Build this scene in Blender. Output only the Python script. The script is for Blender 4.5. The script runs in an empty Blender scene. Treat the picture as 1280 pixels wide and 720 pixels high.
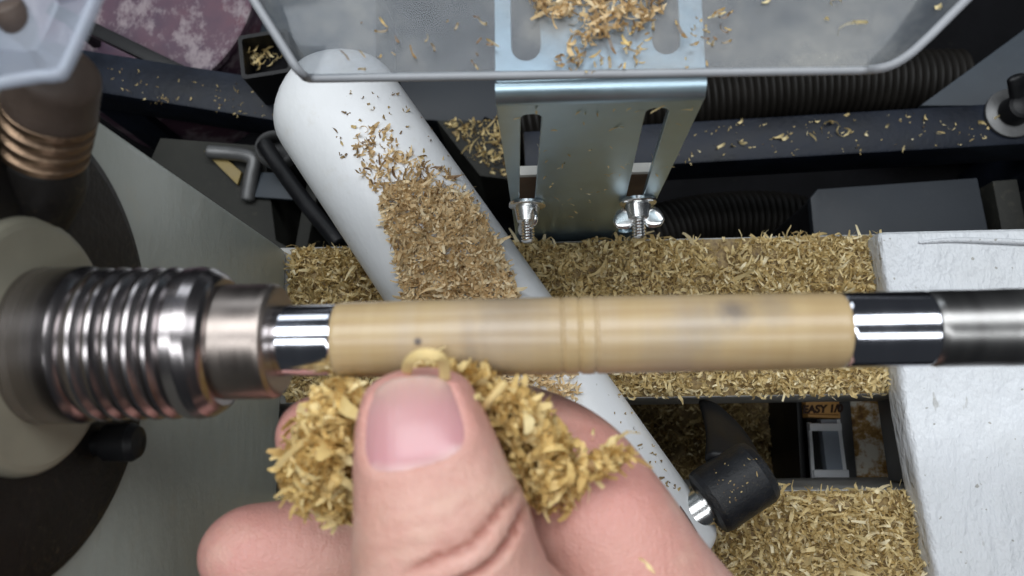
import bpy, bmesh, math, random
import numpy as np
from mathutils import Vector, Matrix, noise
from mathutils.bvhtree import BVHTree

random.seed(7)
rng = np.random.default_rng(7)
SC = bpy.context.scene
MM = 0.001
PI = math.pi

# ------------------------------------------------------------------ camera
# mm units in this file; world: x along the lathe bed (right), y away from the operator, z up, bed top at z = 0
F = 1000.0            # focal length in photo pixels (1280 wide)
H = 252.0             # camera height over the bed top
dn = Vector((42, -181, -1000)).normalized()          # straight down, seen in camera axes
zc = (42 - 181 * 0.021) / 1000.0
Xc = Vector((1, 0.021, zc)).normalized()
Zc = -dn
Yc = Zc.cross(Xc).normalized()
Xc = Yc.cross(Zc).normalized()
RW = Matrix((Xc, Yc, Zc))                             # camera vector -> world vector
CAM = Vector((0, 0, H))
def ray(px, py):
    return RW @ Vector((px - 640.0, 360.0 - py, -F))
def PZ(px, py, z):
    v = ray(px, py); t = (z - H) / v.z
    return CAM + v * t
def PX(px, py, x):
    v = ray(px, py); return CAM + v * (x / v.x)
def PY(px, py, y):
    v = ray(px, py); return CAM + v * (y / v.y)
def PD(px, py, d):
    return CAM + ray(px, py) * (d / F)

cam_d = bpy.data.cameras.new('camera')
cam = bpy.data.objects.new('camera', cam_d)
SC.collection.objects.link(cam)
cam_d.sensor_width = 36.0
cam_d.lens = 36.0 * F / 1280.0
cam_d.clip_start = 0.004
cam_d.clip_end = 20
m4 = RW.to_4x4()
m4.translation = CAM * MM
cam.matrix_world = m4
cam_d.dof.use_dof = True
cam_d.dof.focus_distance = 0.222
cam_d.dof.aperture_fstop = 22
SC.camera = cam

# ------------------------------------------------------------------ world and lamps (workshop ceiling tubes)
w = bpy.data.worlds.new('World'); SC.world = w; w.use_nodes = True
bg = w.node_tree.nodes['Background']
bg.inputs[0].default_value = (0.80, 0.88, 1.0, 1)
bg.inputs[1].default_value = 0.035
def area(name, loc, target, sx, sy, power, col):
    l = bpy.data.lights.new(name, 'AREA'); l.shape = 'RECTANGLE'; l.size = sx; l.size_y = sy
    l.energy = power; l.color = col
    o = bpy.data.objects.new(name, l); SC.collection.objects.link(o)
    o.location = loc
    o.rotation_euler = (Vector(target) - Vector(loc)).to_track_quat('-Z', 'Y').to_euler()
    return o
area('ceiling_panel_rear', (0.0, 0.50, 1.25), (0.0, 0, 0.1), 2.0, 0.54, 20.0, (0.93, 0.97, 1.0))
area('ceiling_panel_front', (-0.1, -0.30, 1.25), (0.0, 0, 0.1), 1.9, 0.26, 9.0, (0.93, 0.97, 1.0))
area('window_light', (-0.35, 1.6, 0.60), (0.0, 0, 0.05), 1.0, 0.5, 3.2, (0.85, 0.93, 1.0))

SC.view_settings.view_transform = 'Standard'
SC.view_settings.look = 'None'
SC.view_settings.exposure = 0.0
SC.view_settings.gamma = 1.0
SC.render.engine = 'CYCLES'
SC.cycles.use_denoising = True
SC.cycles.max_bounces = 8
SC.cycles.transparent_max_bounces = 12

# ------------------------------------------------------------------ materials
class N:
    def __init__(s, name):
        s.m = bpy.data.materials.new(name); s.m.use_nodes = True
        s.t = s.m.node_tree; s.t.nodes.clear()
        s.out = s.t.nodes.new('ShaderNodeOutputMaterial')
    def n(s, kind, **kw):
        nd = s.t.nodes.new(kind)
        for k, v in kw.items():
            if k.startswith('_'): setattr(nd, k[1:], v)
            else:
                key = k.replace('__', ' ')
                nd.inputs[key].default_value = v
        return nd
    def l(s, a, b): s.t.links.new(a, b)
    def coord(s): return s.n('ShaderNodeTexCoord').outputs['Object']
    def noise(s, scale, detail=4, rough=0.5, vec=None, sc3=None):
        nd = s.n('ShaderNodeTexNoise', Scale=scale, Detail=detail, Roughness=rough)
        v = vec if vec is not None else s.coord()
        if sc3:
            mp = s.n('ShaderNodeMapping'); mp.inputs['Scale'].default_value = sc3
            s.l(v, mp.inputs['Vector']); v = mp.outputs[0]
        s.l(v, nd.inputs['Vector']); return nd.outputs['Fac']
    def ramp(s, fac, stops, interp='LINEAR'):
        nd = s.n('ShaderNodeValToRGB'); nd.color_ramp.interpolation = interp
        e = nd.color_ramp.elements
        while len(e) < len(stops): e.new(0.5)
        for i, (p, c) in enumerate(stops):
            e[i].position = p; e[i].color = (c[0], c[1], c[2], 1) if not isinstance(c, (int, float)) else (c, c, c, 1)
        s.l(fac, nd.inputs[0]); return nd.outputs[0]
    def mix(s, fac, a, b, mode='MIX'):
        nd = s.n('ShaderNodeMix', _data_type='RGBA', _blend_type=mode)
        for sock, v in ((nd.inputs[0], fac), (nd.inputs[6], a), (nd.inputs[7], b)):
            if isinstance(v, (int, float)): sock.default_value = v
            elif isinstance(v, tuple): sock.default_value = (v[0], v[1], v[2], 1)
            else: s.l(v, sock)
        return nd.outputs[2]
    def math(s, op, a, b=None):
        nd = s.n('ShaderNodeMath', _operation=op)
        for i, v in enumerate((a, b)):
            if v is None: continue
            if isinstance(v, (int, float)): nd.inputs[i].default_value = v
            else: s.l(v, nd.inputs[i])
        return nd.outputs[0]
    def bump(s, h, strength=0.3, dist=0.001, prev=None):
        nd = s.n('ShaderNodeBump', Strength=strength, Distance=dist)
        s.l(h, nd.inputs['Height'])
        if prev is not None: s.l(prev, nd.inputs['Normal'])
        return nd.outputs[0]
    def bsdf(s, col=(0.5, 0.5, 0.5), rough=0.5, metal=0.0, normal=None, **kw):
        p = s.n('ShaderNodeBsdfPrincipled')
        for sock, v in (('Base Color', col), ('Roughness', rough), ('Metallic', metal)):
            if isinstance(v, tuple): p.inputs[sock].default_value = (v[0], v[1], v[2], 1)
            elif isinstance(v, (int, float)): p.inputs[sock].default_value = v
            else: s.l(v, p.inputs[sock])
        for k, v in kw.items(): p.inputs[k.replace('__', ' ')].default_value = v
        if normal is not None: s.l(normal, p.inputs['Normal'])
        return p
    def done(s, shader):
        s.l(shader.outputs[0] if hasattr(shader, 'outputs') else shader, s.out.inputs[0]); return s.m

def mat_white_paint(name, base, dirt=(0.30, 0.29, 0.26), lump=0.5, speck=True):
    n = N(name); c = n.coord()
    big = n.noise(45, 5, 0.6, c)
    col = n.mix(n.ramp(big, [(0.35, 0.0), (0.75, 0.35)]), base, (base[0]*.86, base[1]*.85, base[2]*.80))
    if speck:
        sp = n.noise(330, 2, 0.5, c)
        col = n.mix(n.ramp(sp, [(0.70, 0.0), (0.725, 0.85)]), col, dirt)
        lines = n.noise(160, 3, 0.6, c, (1.0, 0.35, 1.0))
        col = n.mix(n.ramp(lines, [(0.69, 0.0), (0.72, 0.55)]), col, dirt)
    else:
        st_ = n.noise(95, 6, 0.7, c)
        col = n.mix(n.ramp(st_, [(0.55, 0.0), (0.75, 0.30)]), col, (0.45, 0.40, 0.30))
        sp = n.noise(420, 2, 0.5, c)
        col = n.mix(n.ramp(sp, [(0.74, 0.0), (0.765, 0.5)]), col, dirt)
    b1 = n.noise(190, 4, 0.6, c, (1.0, 0.55, 1.0))
    b2 = n.noise(600, 2, 0.5, c)
    nm = n.bump(b1, lump, 0.0018); nm = n.bump(b2, lump * 0.5, 0.0004, nm)
    rg = n.ramp(big, [(0.3, 0.34), (0.8, 0.5)])
    return n.done(n.bsdf(col, rg, 0, nm))

def mat_simple(name, col, rough=0.5, metal=0.0, var=0.25, scale=60, bump=0.1, dust=0.0, dustcol=(0.42, 0.36, 0.24), **kw):
    n = N(name); c = n.coord()
    f = n.noise(scale, 5, 0.6, c)
    cc = n.mix(n.ramp(f, [(0.3, 0.0), (0.75, 1.0)]), tuple(x * (1 - var) for x in col), tuple(min(1, x * (1 + var)) for x in col))
    if dust:
        d = n.noise(scale * 9, 4, 0.7, c); d2 = n.noise(scale * 0.7, 3, 0.5, c)
        k = n.math('MULTIPLY', n.ramp(d, [(0.55, 0.0), (0.75, 1.0)]), n.ramp(d2, [(0.4, 0.0), (0.7, dust)]))
        cc = n.mix(k, cc, dustcol)
    nm = n.bump(n.noise(scale * 8, 4, 0.6, c), bump, 0.0004)
    rr = n.ramp(f, [(0.3, max(0.02, rough - 0.06)), (0.7, min(1, rough + 0.08))])
    return n.done(n.bsdf(cc, rr, metal, nm, **kw))

def mat_turned_metal(name, col, rough, streak=0.12, ringscale=2600, var=0.2):
    # rings run round the x axis
    n = N(name); c = n.coord()
    s1 = n.noise(ringscale, 3, 0.6, c, (1.0, 0.012, 0.012))
    s2 = n.noise(ringscale * 0.12, 3, 0.6, c, (1.0, 0.05, 0.05))
    cc = n.mix(n.ramp(s2, [(0.3, 0.0), (0.75, 1.0)]), tuple(x * (1 - var) for x in col), col)
    nm = n.bump(s1, streak, 0.0001)
    rr = n.ramp(s2, [(0.3, rough * 0.8), (0.75, rough * 1.25)])
    return n.done(n.bsdf(cc, rr, 1.0, nm))

M = {}
M['white'] = mat_white_paint('white_enamel', (0.64, 0.66, 0.69), lump=0.9)
M['banjo'] = mat_white_paint('banjo_enamel', (0.66, 0.67, 0.685), lump=0.12, speck=False)
M['head'] = mat_white_paint('shaded_headstock_enamel', (0.41, 0.44, 0.405), lump=0.15, speck=False)  # off-white paint darkened, the shade on the headstock is put into its colour
M['boss'] = mat_simple('cream_casting', (0.34, 0.32, 0.245), 0.5, 0, 0.12, 50, 0.1)
M['blackcast'] = mat_simple('black_casting', (0.014, 0.012, 0.011), 0.5, 0, 0.4, 90, 0.4, dust=0.9, dustcol=(0.11, 0.085, 0.055), Specular__IOR__Level=0.3)
M['iron'] = mat_simple('bed_iron', (0.30, 0.295, 0.28), 0.5, 0.35, 0.3, 70, 0.2, dust=0.5)
M['chuck'] = mat_turned_metal('chuck_steel', (0.50, 0.46, 0.46), 0.25, 0.2, 2600, 0.4)
M['nut'] = mat_turned_metal('nut_steel', (0.36, 0.31, 0.28), 0.36, 0.2)
M['chrome'] = mat_turned_metal('bright_steel', (0.82, 0.83, 0.90), 0.13, 0.05, var=0.06)
M['shaft'] = mat_turned_metal('shaft_steel', (0.40, 0.39, 0.38), 0.34, 0.2, 900, 0.45)
M['galv'] = mat_simple('bracket_steel', (0.40, 0.52, 0.59), 0.36, 0.92, 0.12, 40, 0.05)
M['bolt'] = mat_simple('bolt_steel', (0.75, 0.75, 0.74), 0.22, 1.0, 0.1, 80, 0.05)
M['navy'] = mat_simple('navy_tube', (0.009, 0.012, 0.020), 0.40, 0.0, 0.5, 55, 0.35, dust=0.3, dustcol=(0.05, 0.05, 0.05), Specular__IOR__Level=0.2)
M['black'] = mat_simple('black_plastic', (0.006, 0.006, 0.007), 0.45, 0, 0.4, 90, 0.15, Specular__IOR__Level=0.3)
M['lever'] = mat_simple('lever_plastic', (0.010, 0.011, 0.014), 0.42, 0, 0.4, 200, 0.4, dust=0.8, dustcol=(0.14, 0.11, 0.06), Specular__IOR__Level=0.35)
M['floor'] = mat_simple('dark_floor', (0.005, 0.005, 0.006), 0.85, 0, 0.5, 30, 0.3, dust=0.2, dustcol=(0.05, 0.045, 0.035), Specular__IOR__Level=0.1)
M['hose'] = mat_simple('hose_plastic', (0.009, 0.0075, 0.006), 0.55, 0, 0.3, 60, 0.1, Specular__IOR__Level=0.25)
M['slate'] = mat_simple('slate_panel', (0.040, 0.050, 0.062), 0.5, 0, 0.25, 20, 0.15, dust=0.2, dustcol=(0.12, 0.12, 0.12), Specular__IOR__Level=0.3)
M['box'] = mat_simple('dark_box', (0.020, 0.024, 0.030), 0.5, 0, 0.2, 25, 0.1, dust=0.15, dustcol=(0.1, 0.1, 0.1), Specular__IOR__Level=0.3)
M['grey'] = mat_simple('grey_metal', (0.13, 0.13, 0.13), 0.42, 0.5, 0.25, 80, 0.1)
M['drab'] = mat_simple('drab_panel', (0.020, 0.020, 0.017), 0.65, 0, 0.4, 30, 0.2, dust=0.35, dustcol=(0.10, 0.09, 0.065), Specular__IOR__Level=0.25)
M['yellow'] = mat_simple('ochre_plastic', (0.20, 0.14, 0.03), 0.5, 0, 0.2, 50, 0.1)
M['wood'] = mat_simple('brown_block', (0.14, 0.085, 0.05), 0.7, 0, 0.35, 60, 0.3)
M['pale'] = mat_simple('pale_edge', (0.62, 0.60, 0.55), 0.6, 0, 0.15, 80, 0.1)
M['card'] = mat_simple('orange_card', (0.62, 0.33, 0.10), 0.65, 0, 0.12, 90, 0.05)
M['ink'] = mat_simple('dark_ink', (0.05, 0.02, 0.01), 0.7, 0, 0.1, 90, 0.0)
M['ink2'] = mat_simple('brown_ink', (0.30, 0.13, 0.03), 0.7, 0, 0.1, 90, 0.0)
M['whiteplast'] = mat_simple('white_plastic', (0.85, 0.87, 0.90), 0.4, 0, 0.06, 60, 0.02)
M['greyplast'] = mat_simple('bluegrey_plastic', (0.30, 0.34, 0.40), 0.4, 0, 0.1, 60, 0.02)
M['bronze'] = mat_simple('bronze_neck', (0.30, 0.20, 0.13), 0.33, 0.85, 0.4, 120, 0.3)
M['brownrub'] = mat_simple('brown_sleeve', (0.075, 0.052, 0.040), 0.55, 0.0, 0.3, 90, 0.3)

def mat_pink():
    n = N('dusty_pink_plastic'); c = n.coord()
    f = n.noise(28, 5, 0.6, c)
    col = n.ramp(f, [(0.35, (0.055, 0.030, 0.055)), (0.6, (0.10, 0.045, 0.068)), (0.75, (0.13, 0.038, 0.055))])
    d = n.noise(60, 6, 0.75, c, (1, 0.6, 1))
    col = n.mix(n.ramp(d, [(0.50, 0.0), (0.60, 0.85)]), col, (0.27, 0.22, 0.235))
    return n.done(n.bsdf(col, 0.5, 0, n.bump(d, 0.4, 0.001)))
M['pink'] = mat_pink()

def mat_rust():
    n = N('rust_stained_paint'); c = n.coord()
    d = n.noise(75, 6, 0.7, c)
    col = n.ramp(d, [(0.46, (0.78, 0.73, 0.62)), (0.53, (0.45, 0.26, 0.08)), (0.60, (0.20, 0.10, 0.03)), (0.75, (0.06, 0.03, 0.02))])
    return n.done(n.bsdf(col, 0.7, 0, n.bump(d, 0.5, 0.002)))
M['rust'] = mat_rust()

def mat_chips(name, stops):
    n = N(name)
    at = n.n('ShaderNodeAttribute', _attribute_name='tone')
    f = n.noise(900, 3, 0.6)
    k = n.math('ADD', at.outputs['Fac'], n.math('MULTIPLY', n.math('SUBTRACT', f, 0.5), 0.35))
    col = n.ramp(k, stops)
    p = n.bsdf(col, 0.55)
    tr = n.n('ShaderNodeBsdfTranslucent'); n.l(col, tr.inputs['Color'])
    mx = n.n('ShaderNodeMixShader'); mx.inputs[0].default_value = 0.22
    n.l(p.outputs[0], mx.inputs[1]); n.l(tr.outputs[0], mx.inputs[2])
    return n.done(mx)
M['chips'] = mat_chips('wood_shavings', [(0.0, (0.16, 0.10, 0.045)), (0.15, (0.42, 0.30, 0.125)), (0.5, (0.70, 0.545, 0.26)), (0.85, (0.84, 0.70, 0.39)), (1.0, (0.92, 0.82, 0.56))])
M['chipstan'] = mat_chips('tan_shavings', [(0.0, (0.18, 0.10, 0.05)), (0.2, (0.50, 0.335, 0.16)), (0.6, (0.78, 0.59, 0.33)), (1.0, (0.90, 0.78, 0.54))])
M['chipsgold'] = mat_chips('golden_shavings', [(0.0, (0.26, 0.14, 0.05)), (0.2, (0.58, 0.38, 0.13)), (0.6, (0.82, 0.61, 0.25)), (1.0, (0.92, 0.77, 0.42))])

def mat_plastic():
    n = N('clear_hood_plastic'); c = n.coord()
    f = n.noise(25, 5, 0.6, c)
    d = n.noise(38, 6, 0.7, c); d2 = n.noise(380, 4, 0.6, c)
    dust = n.math('MULTIPLY', n.ramp(d, [(0.42, 0.0), (0.72, 1.0)]), n.ramp(d2, [(0.35, 0.55), (0.7, 1.0)]))
    col = n.mix(dust, (0.17, 0.185, 0.205), (0.50, 0.48, 0.43))
    rg = n.ramp(d, [(0.4, 0.12), (0.7, 0.42)])
    p = n.bsdf(col, rg, 0)
    t = n.n('ShaderNodeBsdfTransparent'); t.inputs[0].default_value = (0.93, 0.95, 0.97, 1)
    mx = n.n('ShaderNodeMixShader')
    n.l(n.ramp(d, [(0.35, 0.26), (0.75, 0.50)]), mx.inputs[0])
    n.l(t.outputs[0], mx.inputs[1]); n.l(p.outputs[0], mx.inputs[2])
    return n.done(mx)
M['hood'] = mat_plastic()
def mat_clear():
    n = N('frosted_shade'); c = n.coord()
    p = n.bsdf((0.50, 0.54, 0.62), 0.25)
    t = n.n('ShaderNodeBsdfTransparent'); t.inputs[0].default_value = (0.95, 0.97, 1.0, 1)
    mx = n.n('ShaderNodeMixShader'); mx.inputs[0].default_value = 0.55
    n.l(t.outputs[0], mx.inputs[1]); n.l(p.outputs[0], mx.inputs[2])
    return n.done(mx)
M['clear'] = mat_clear()

# ------------------------------------------------------------------ mesh helpers (mm in, metres out)
def link(o, parent=None):
    SC.collection.objects.link(o)
    if parent is not None: o.parent = parent
    return o
def mesh_obj(name, verts, faces, mat, parent=None, smooth=35, origin=None):
    me = bpy.data.meshes.new(name)
    v = np.asarray(verts, dtype=float) * MM
    me.from_pydata(v.tolist(), [], [tuple(f) for f in faces])
    me.update()
    return finish(name, me, mat, parent, smooth)
def finish(name, me, mat, parent=None, smooth=35):
    if smooth:
        me.shade_smooth()
        if smooth < 180: me.set_sharp_from_angle(angle=math.radians(smooth))
    me.materials.append(M[mat] if isinstance(mat, str) else mat)
    return link(bpy.data.objects.new(name, me), parent)
def bm_obj(name, bm, mat, parent=None, smooth=35):
    bmesh.ops.recalc_face_normals(bm, faces=bm.faces)
    bmesh.ops.scale(bm, vec=(MM, MM, MM), verts=bm.verts)
    me = bpy.data.meshes.new(name); bm.to_mesh(me); bm.free()
    return finish(name, me, mat, parent, smooth)
def thing(name, label, cat, loc, group=None):
    o = bpy.data.objects.new(name, None); o.empty_display_size = 0.01
    link(o); o.location = Vector(loc) * MM
    return tag(o, label, cat, group)
def tag(o, label=None, cat=None, group=None, kind=None):
    if label: o['label'] = label
    if cat: o['category'] = cat
    if group: o['group'] = group
    if kind: o['kind'] = kind
    return o
def adopt(root, *objs):
    # parts are built in world coordinates; keep them there under the thing's empty
    bpy.context.view_layer.update()
    for o in objs:
        o.parent = root
        o.matrix_parent_inverse = root.matrix_world.inverted()
def prism(bm, poly, z0, z1, bevel=0, seg=2):
    vb = [bm.verts.new((p[0], p[1], z0)) for p in poly]
    vt = [bm.verts.new((p[0], p[1], z1)) for p in poly]
    n = len(poly); fs = [bm.faces.new(vb[::-1]), bm.faces.new(vt)]
    for i in range(n):
        fs.append(bm.faces.new((vb[i], vb[(i+1) % n], vt[(i+1) % n], vt[i])))
    if bevel:
        es = list({e for f in fs for e in f.edges})
        bmesh.ops.recalc_face_normals(bm, faces=fs)
        bmesh.ops.bevel(bm, geom=es, offset=bevel, segments=seg, profile=0.6, affect='EDGES', clamp_overlap=True)
def box_obj(name, x0, x1, y0, y1, z0, z1, mat, bevel=0.6, parent=None, mw=None):
    bm = bmesh.new(); prism(bm, [(x0, y0), (x1, y0), (x1, y1), (x0, y1)], z0, z1, bevel)
    if mw is not None: bmesh.ops.transform(bm, matrix=mw, verts=bm.verts)
    return bm_obj(name, bm, mat, parent)
def poly_obj(name, poly, z0, z1, mat, bevel=0.6, parent=None, seg=2):
    bm = bmesh.new(); prism(bm, poly, z0, z1, bevel, seg); return bm_obj(name, bm, mat, parent)
def obox(name, a, b, wid, thick, mat, up=(0, 0, 1), bevel=0.5):
    """bar from a to b, width across, thickness along up"""
    a = Vector(a); b = Vector(b); t = (b - a); L = t.length; t.normalize()
    s = t.cross(Vector(up)).normalized(); u = s.cross(t).normalized()
    bm = bmesh.new(); prism(bm, [(0, -wid/2), (L, -wid/2), (L, wid/2), (0, wid/2)], -thick/2, thick/2, bevel)
    mw = Matrix((t, s, u)).transposed().to_4x4(); mw.translation = a
    bmesh.ops.transform(bm, matrix=mw, verts=bm.verts)
    return bm_obj(name, bm, mat)
def lathe(name, prof, a, axis, mat, nseg=64, parent=None, smooth=40, caps=True):
    """prof [(distance along axis, radius)] starting at point a"""
    pr2 = [prof[0]]
    for (d0_, r0_), (d1_, r1_) in zip(prof, prof[1:]):
        ln = math.hypot(d1_-d0_, r1_-r0_)
        if ln > 1.0:
            for f in (0.12/ln, 0.3/ln, 1-0.3/ln, 1-0.12/ln): pr2.append((d0_+(d1_-d0_)*f, r0_+(r1_-r0_)*f))
        pr2.append((d1_, r1_))
    prof = pr2
    a = Vector(a); t = Vector(axis).normalized()
    up = Vector((0, 0, 1)) if abs(t.z) < 0.9 else Vector((1, 0, 0))
    s = t.cross(up).normalized(); u = s.cross(t)
    V = []; Fc = []
    for (d, r) in prof:
        for k in range(nseg):
            an = 2 * PI * k / nseg
            V.append(a + t * d + (s * math.cos(an) + u * math.sin(an)) * max(r, 1e-4))
    for i in range(len(prof) - 1):
        for k in range(nseg):
            k2 = (k + 1) % nseg
            Fc.append((i*nseg + k, i*nseg + k2, (i+1)*nseg + k2, (i+1)*nseg + k))
    if caps:
        Fc.append(tuple(range(nseg))[::-1]); Fc.append(tuple((len(prof)-1)*nseg + k for k in range(nseg)))
    bm = bmesh.new(); vs = [bm.verts.new(v) for v in V]
    for f in Fc: bm.faces.new([vs[i] for i in f])
    return bm_obj(name, bm, mat, parent, smooth)
def catmull(P, per):
    P = [np.array(p, float) for p in P]
    P = [2*P[0]-P[1]] + P + [2*P[-1]-P[-2]]
    out = []
    for i in range(1, len(P) - 2):
        for j in range(per):
            t = j / per
            out.append(0.5*((2*P[i]) + (-P[i-1]+P[i+1])*t + (2*P[i-1]-5*P[i]+4*P[i+1]-P[i+2])*t*t + (-P[i-1]+3*P[i]-3*P[i+1]+P[i+2])*t**3))
    out.append(P[-2]); return np.array(out)
def loft(C, RA, RB, up, nseg=24, cap0=1.0, cap1=1.0, expo=2.0):
    """tube along centres C with half widths RA (sideways) and RB (along up); rounded caps of relative length cap"""
    C = np.asarray(C, float); n = len(C)
    T = np.gradient(C, axis=0); T /= np.linalg.norm(T, axis=1)[:, None]
    up = np.asarray(up, float)
    if up.ndim == 1: up = np.tile(up, (n, 1))
    S = np.cross(T, up); S /= np.linalg.norm(S, axis=1)[:, None]
    U = np.cross(S, T)
    rows = []
    def ring(c, s, u, ra, rb):
        a = np.linspace(0, 2*PI, nseg, endpoint=False)
        ca, sa = np.cos(a), np.sin(a)
        if expo != 2.0:
            k = (np.abs(ca)**expo + np.abs(sa)**expo) ** (-1/expo); ca, sa = ca*k, sa*k
        return c + np.outer(ca*ra, s) + np.outer(sa*rb, u)
    K = 7
    if cap0:
        for j in range(K, 0, -1):
            an = j/K*PI/2*0.97; rows.append(ring(C[0]-T[0]*math.sin(an)*cap0*min(RA[0], RB[0]), S[0], U[0], RA[0]*math.cos(an), RB[0]*math.cos(an)))
    for i in range(n): rows.append(ring(C[i], S[i], U[i], RA[i], RB[i]))
    if cap1:
        for j in range(1, K+1):
            an = j/K*PI/2*0.97; rows.append(ring(C[-1]+T[-1]*math.sin(an)*cap1*min(RA[-1], RB[-1]), S[-1], U[-1], RA[-1]*math.cos(an), RB[-1]*math.cos(an)))
    V = np.concatenate(rows); R = len(rows); Fc = []
    for i in range(R-1):
        for k in range(nseg):
            k2 = (k+1) % nseg; Fc.append((i*nseg+k, i*nseg+k2, (i+1)*nseg+k2, (i+1)*nseg+k))
    Fc.append(tuple(range(nseg))[::-1]); Fc.append(tuple((R-1)*nseg+k for k in range(nseg)))
    return V, Fc
def tube_obj(name, pts, r, mat, nseg=16, per=8, parent=None, cap=0.3):
    C = catmull(pts, per); R = np.full(len(C), float(r)) if np.isscalar(r) else np.interp(np.linspace(0, 1, len(C)), np.linspace(0, 1, len(r)), r)
    T = C[-1] - C[0]; up = (0, 0, 1) if abs(T[2]) < 0.8*np.linalg.norm(T) else (0, 1, 0)
    V, Fc = loft(C, R, R, up, nseg, cap, cap)
    return mesh_obj(name, V, Fc, mat, parent, 50)
def curve_plate(name, loops, thick, mw, mat, bevel=0.15):
    cu = bpy.data.curves.new(name, 'CURVE'); cu.dimensions = '2D'; cu.fill_mode = 'BOTH'
    cu.extrude = thick/2*MM - bevel*MM; cu.bevel_depth = bevel*MM; cu.bevel_resolution = 1; cu.offset = -bevel*MM
    for lp in loops:
        sp = cu.splines.new('POLY'); sp.points.add(len(lp)-1); sp.use_cyclic_u = True
        for p, q in zip(sp.points, lp): p.co = (q[0]*MM, q[1]*MM, 0, 1)
    return curve_to_mesh(name, cu, mw, mat)
def curve_to_mesh(name, cu, mw, mat):
    o = bpy.data.objects.new(name + '_tmp', cu); SC.collection.objects.link(o)
    bpy.context.view_layer.update()
    me = bpy.data.meshes.new_from_object(o.evaluated_get(bpy.context.evaluated_depsgraph_get()))
    bpy.data.objects.remove(o); bpy.data.curves.remove(cu)
    me.name = name; me.materials.clear()
    mwm = mw.copy(); mwm.translation = mw.translation * MM
    me.transform(mwm)
    return finish(name, me, mat, None, 35)
def frame(o, x, y):
    x = Vector(x).normalized(); y = Vector(y); y = (y - x * y.dot(x)).normalized(); z = x.cross(y)
    m = Matrix((x, y, z)).transposed().to_4x4(); m.translation = Vector(o); return m
def slot(cx, y0, y1, wd, k=8, dx=0.0):
    r = wd/2; pts = []
    for i in range(k+1):
        a = PI*i/k; pts.append((cx + dx + r*math.cos(a), y1 - r + r*math.sin(a)))
    for i in range(k+1):
        a = PI + PI*i/k; pts.append((cx + r*math.cos(a), y0 + r + r*math.sin(a)))
    return pts
def rrect(x0, x1, y0, y1, r, k=5):
    pts = []
    for cx, cy, a0 in ((x1-r, y1-r, 0), (x0+r, y1-r, 90), (x0+r, y0+r, 180), (x1-r, y0+r, 270)):
        for i in range(k+1):
            a = math.radians(a0 + 90*i/k); pts.append((cx + r*math.cos(a), cy + r*math.sin(a)))
    return pts

# ------------------------------------------------------------------ shavings
def rand_rot(n, flat):
    """n random rotation matrices; flat in 0..1 pulls them towards lying flat"""
    yaw = rng.uniform(0, 2*PI, n)
    tilt = rng.normal(0, 1, n) * (1 - flat) * 1.3
    roll = rng.normal(0, 1, n) * (1 - flat) * 1.3
    def rz(a): c, s = np.cos(a), np.sin(a); o = np.zeros_like(a); i = o+1; return np.stack([np.stack([c,-s,o],-1), np.stack([s,c,o],-1), np.stack([o,o,i],-1)], -2)
    def rx(a): c, s = np.cos(a), np.sin(a); o = np.zeros_like(a); i = o+1; return np.stack([np.stack([i,o,o],-1), np.stack([o,c,-s],-1), np.stack([o,s,c],-1)], -2)
    def ry(a): c, s = np.cos(a), np.sin(a); o = np.zeros_like(a); i = o+1; return np.stack([np.stack([c,o,s],-1), np.stack([o,i,o],-1), np.stack([-s,o,c],-1)], -2)
    return rz(yaw) @ rx(tilt) @ ry(roll)
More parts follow.
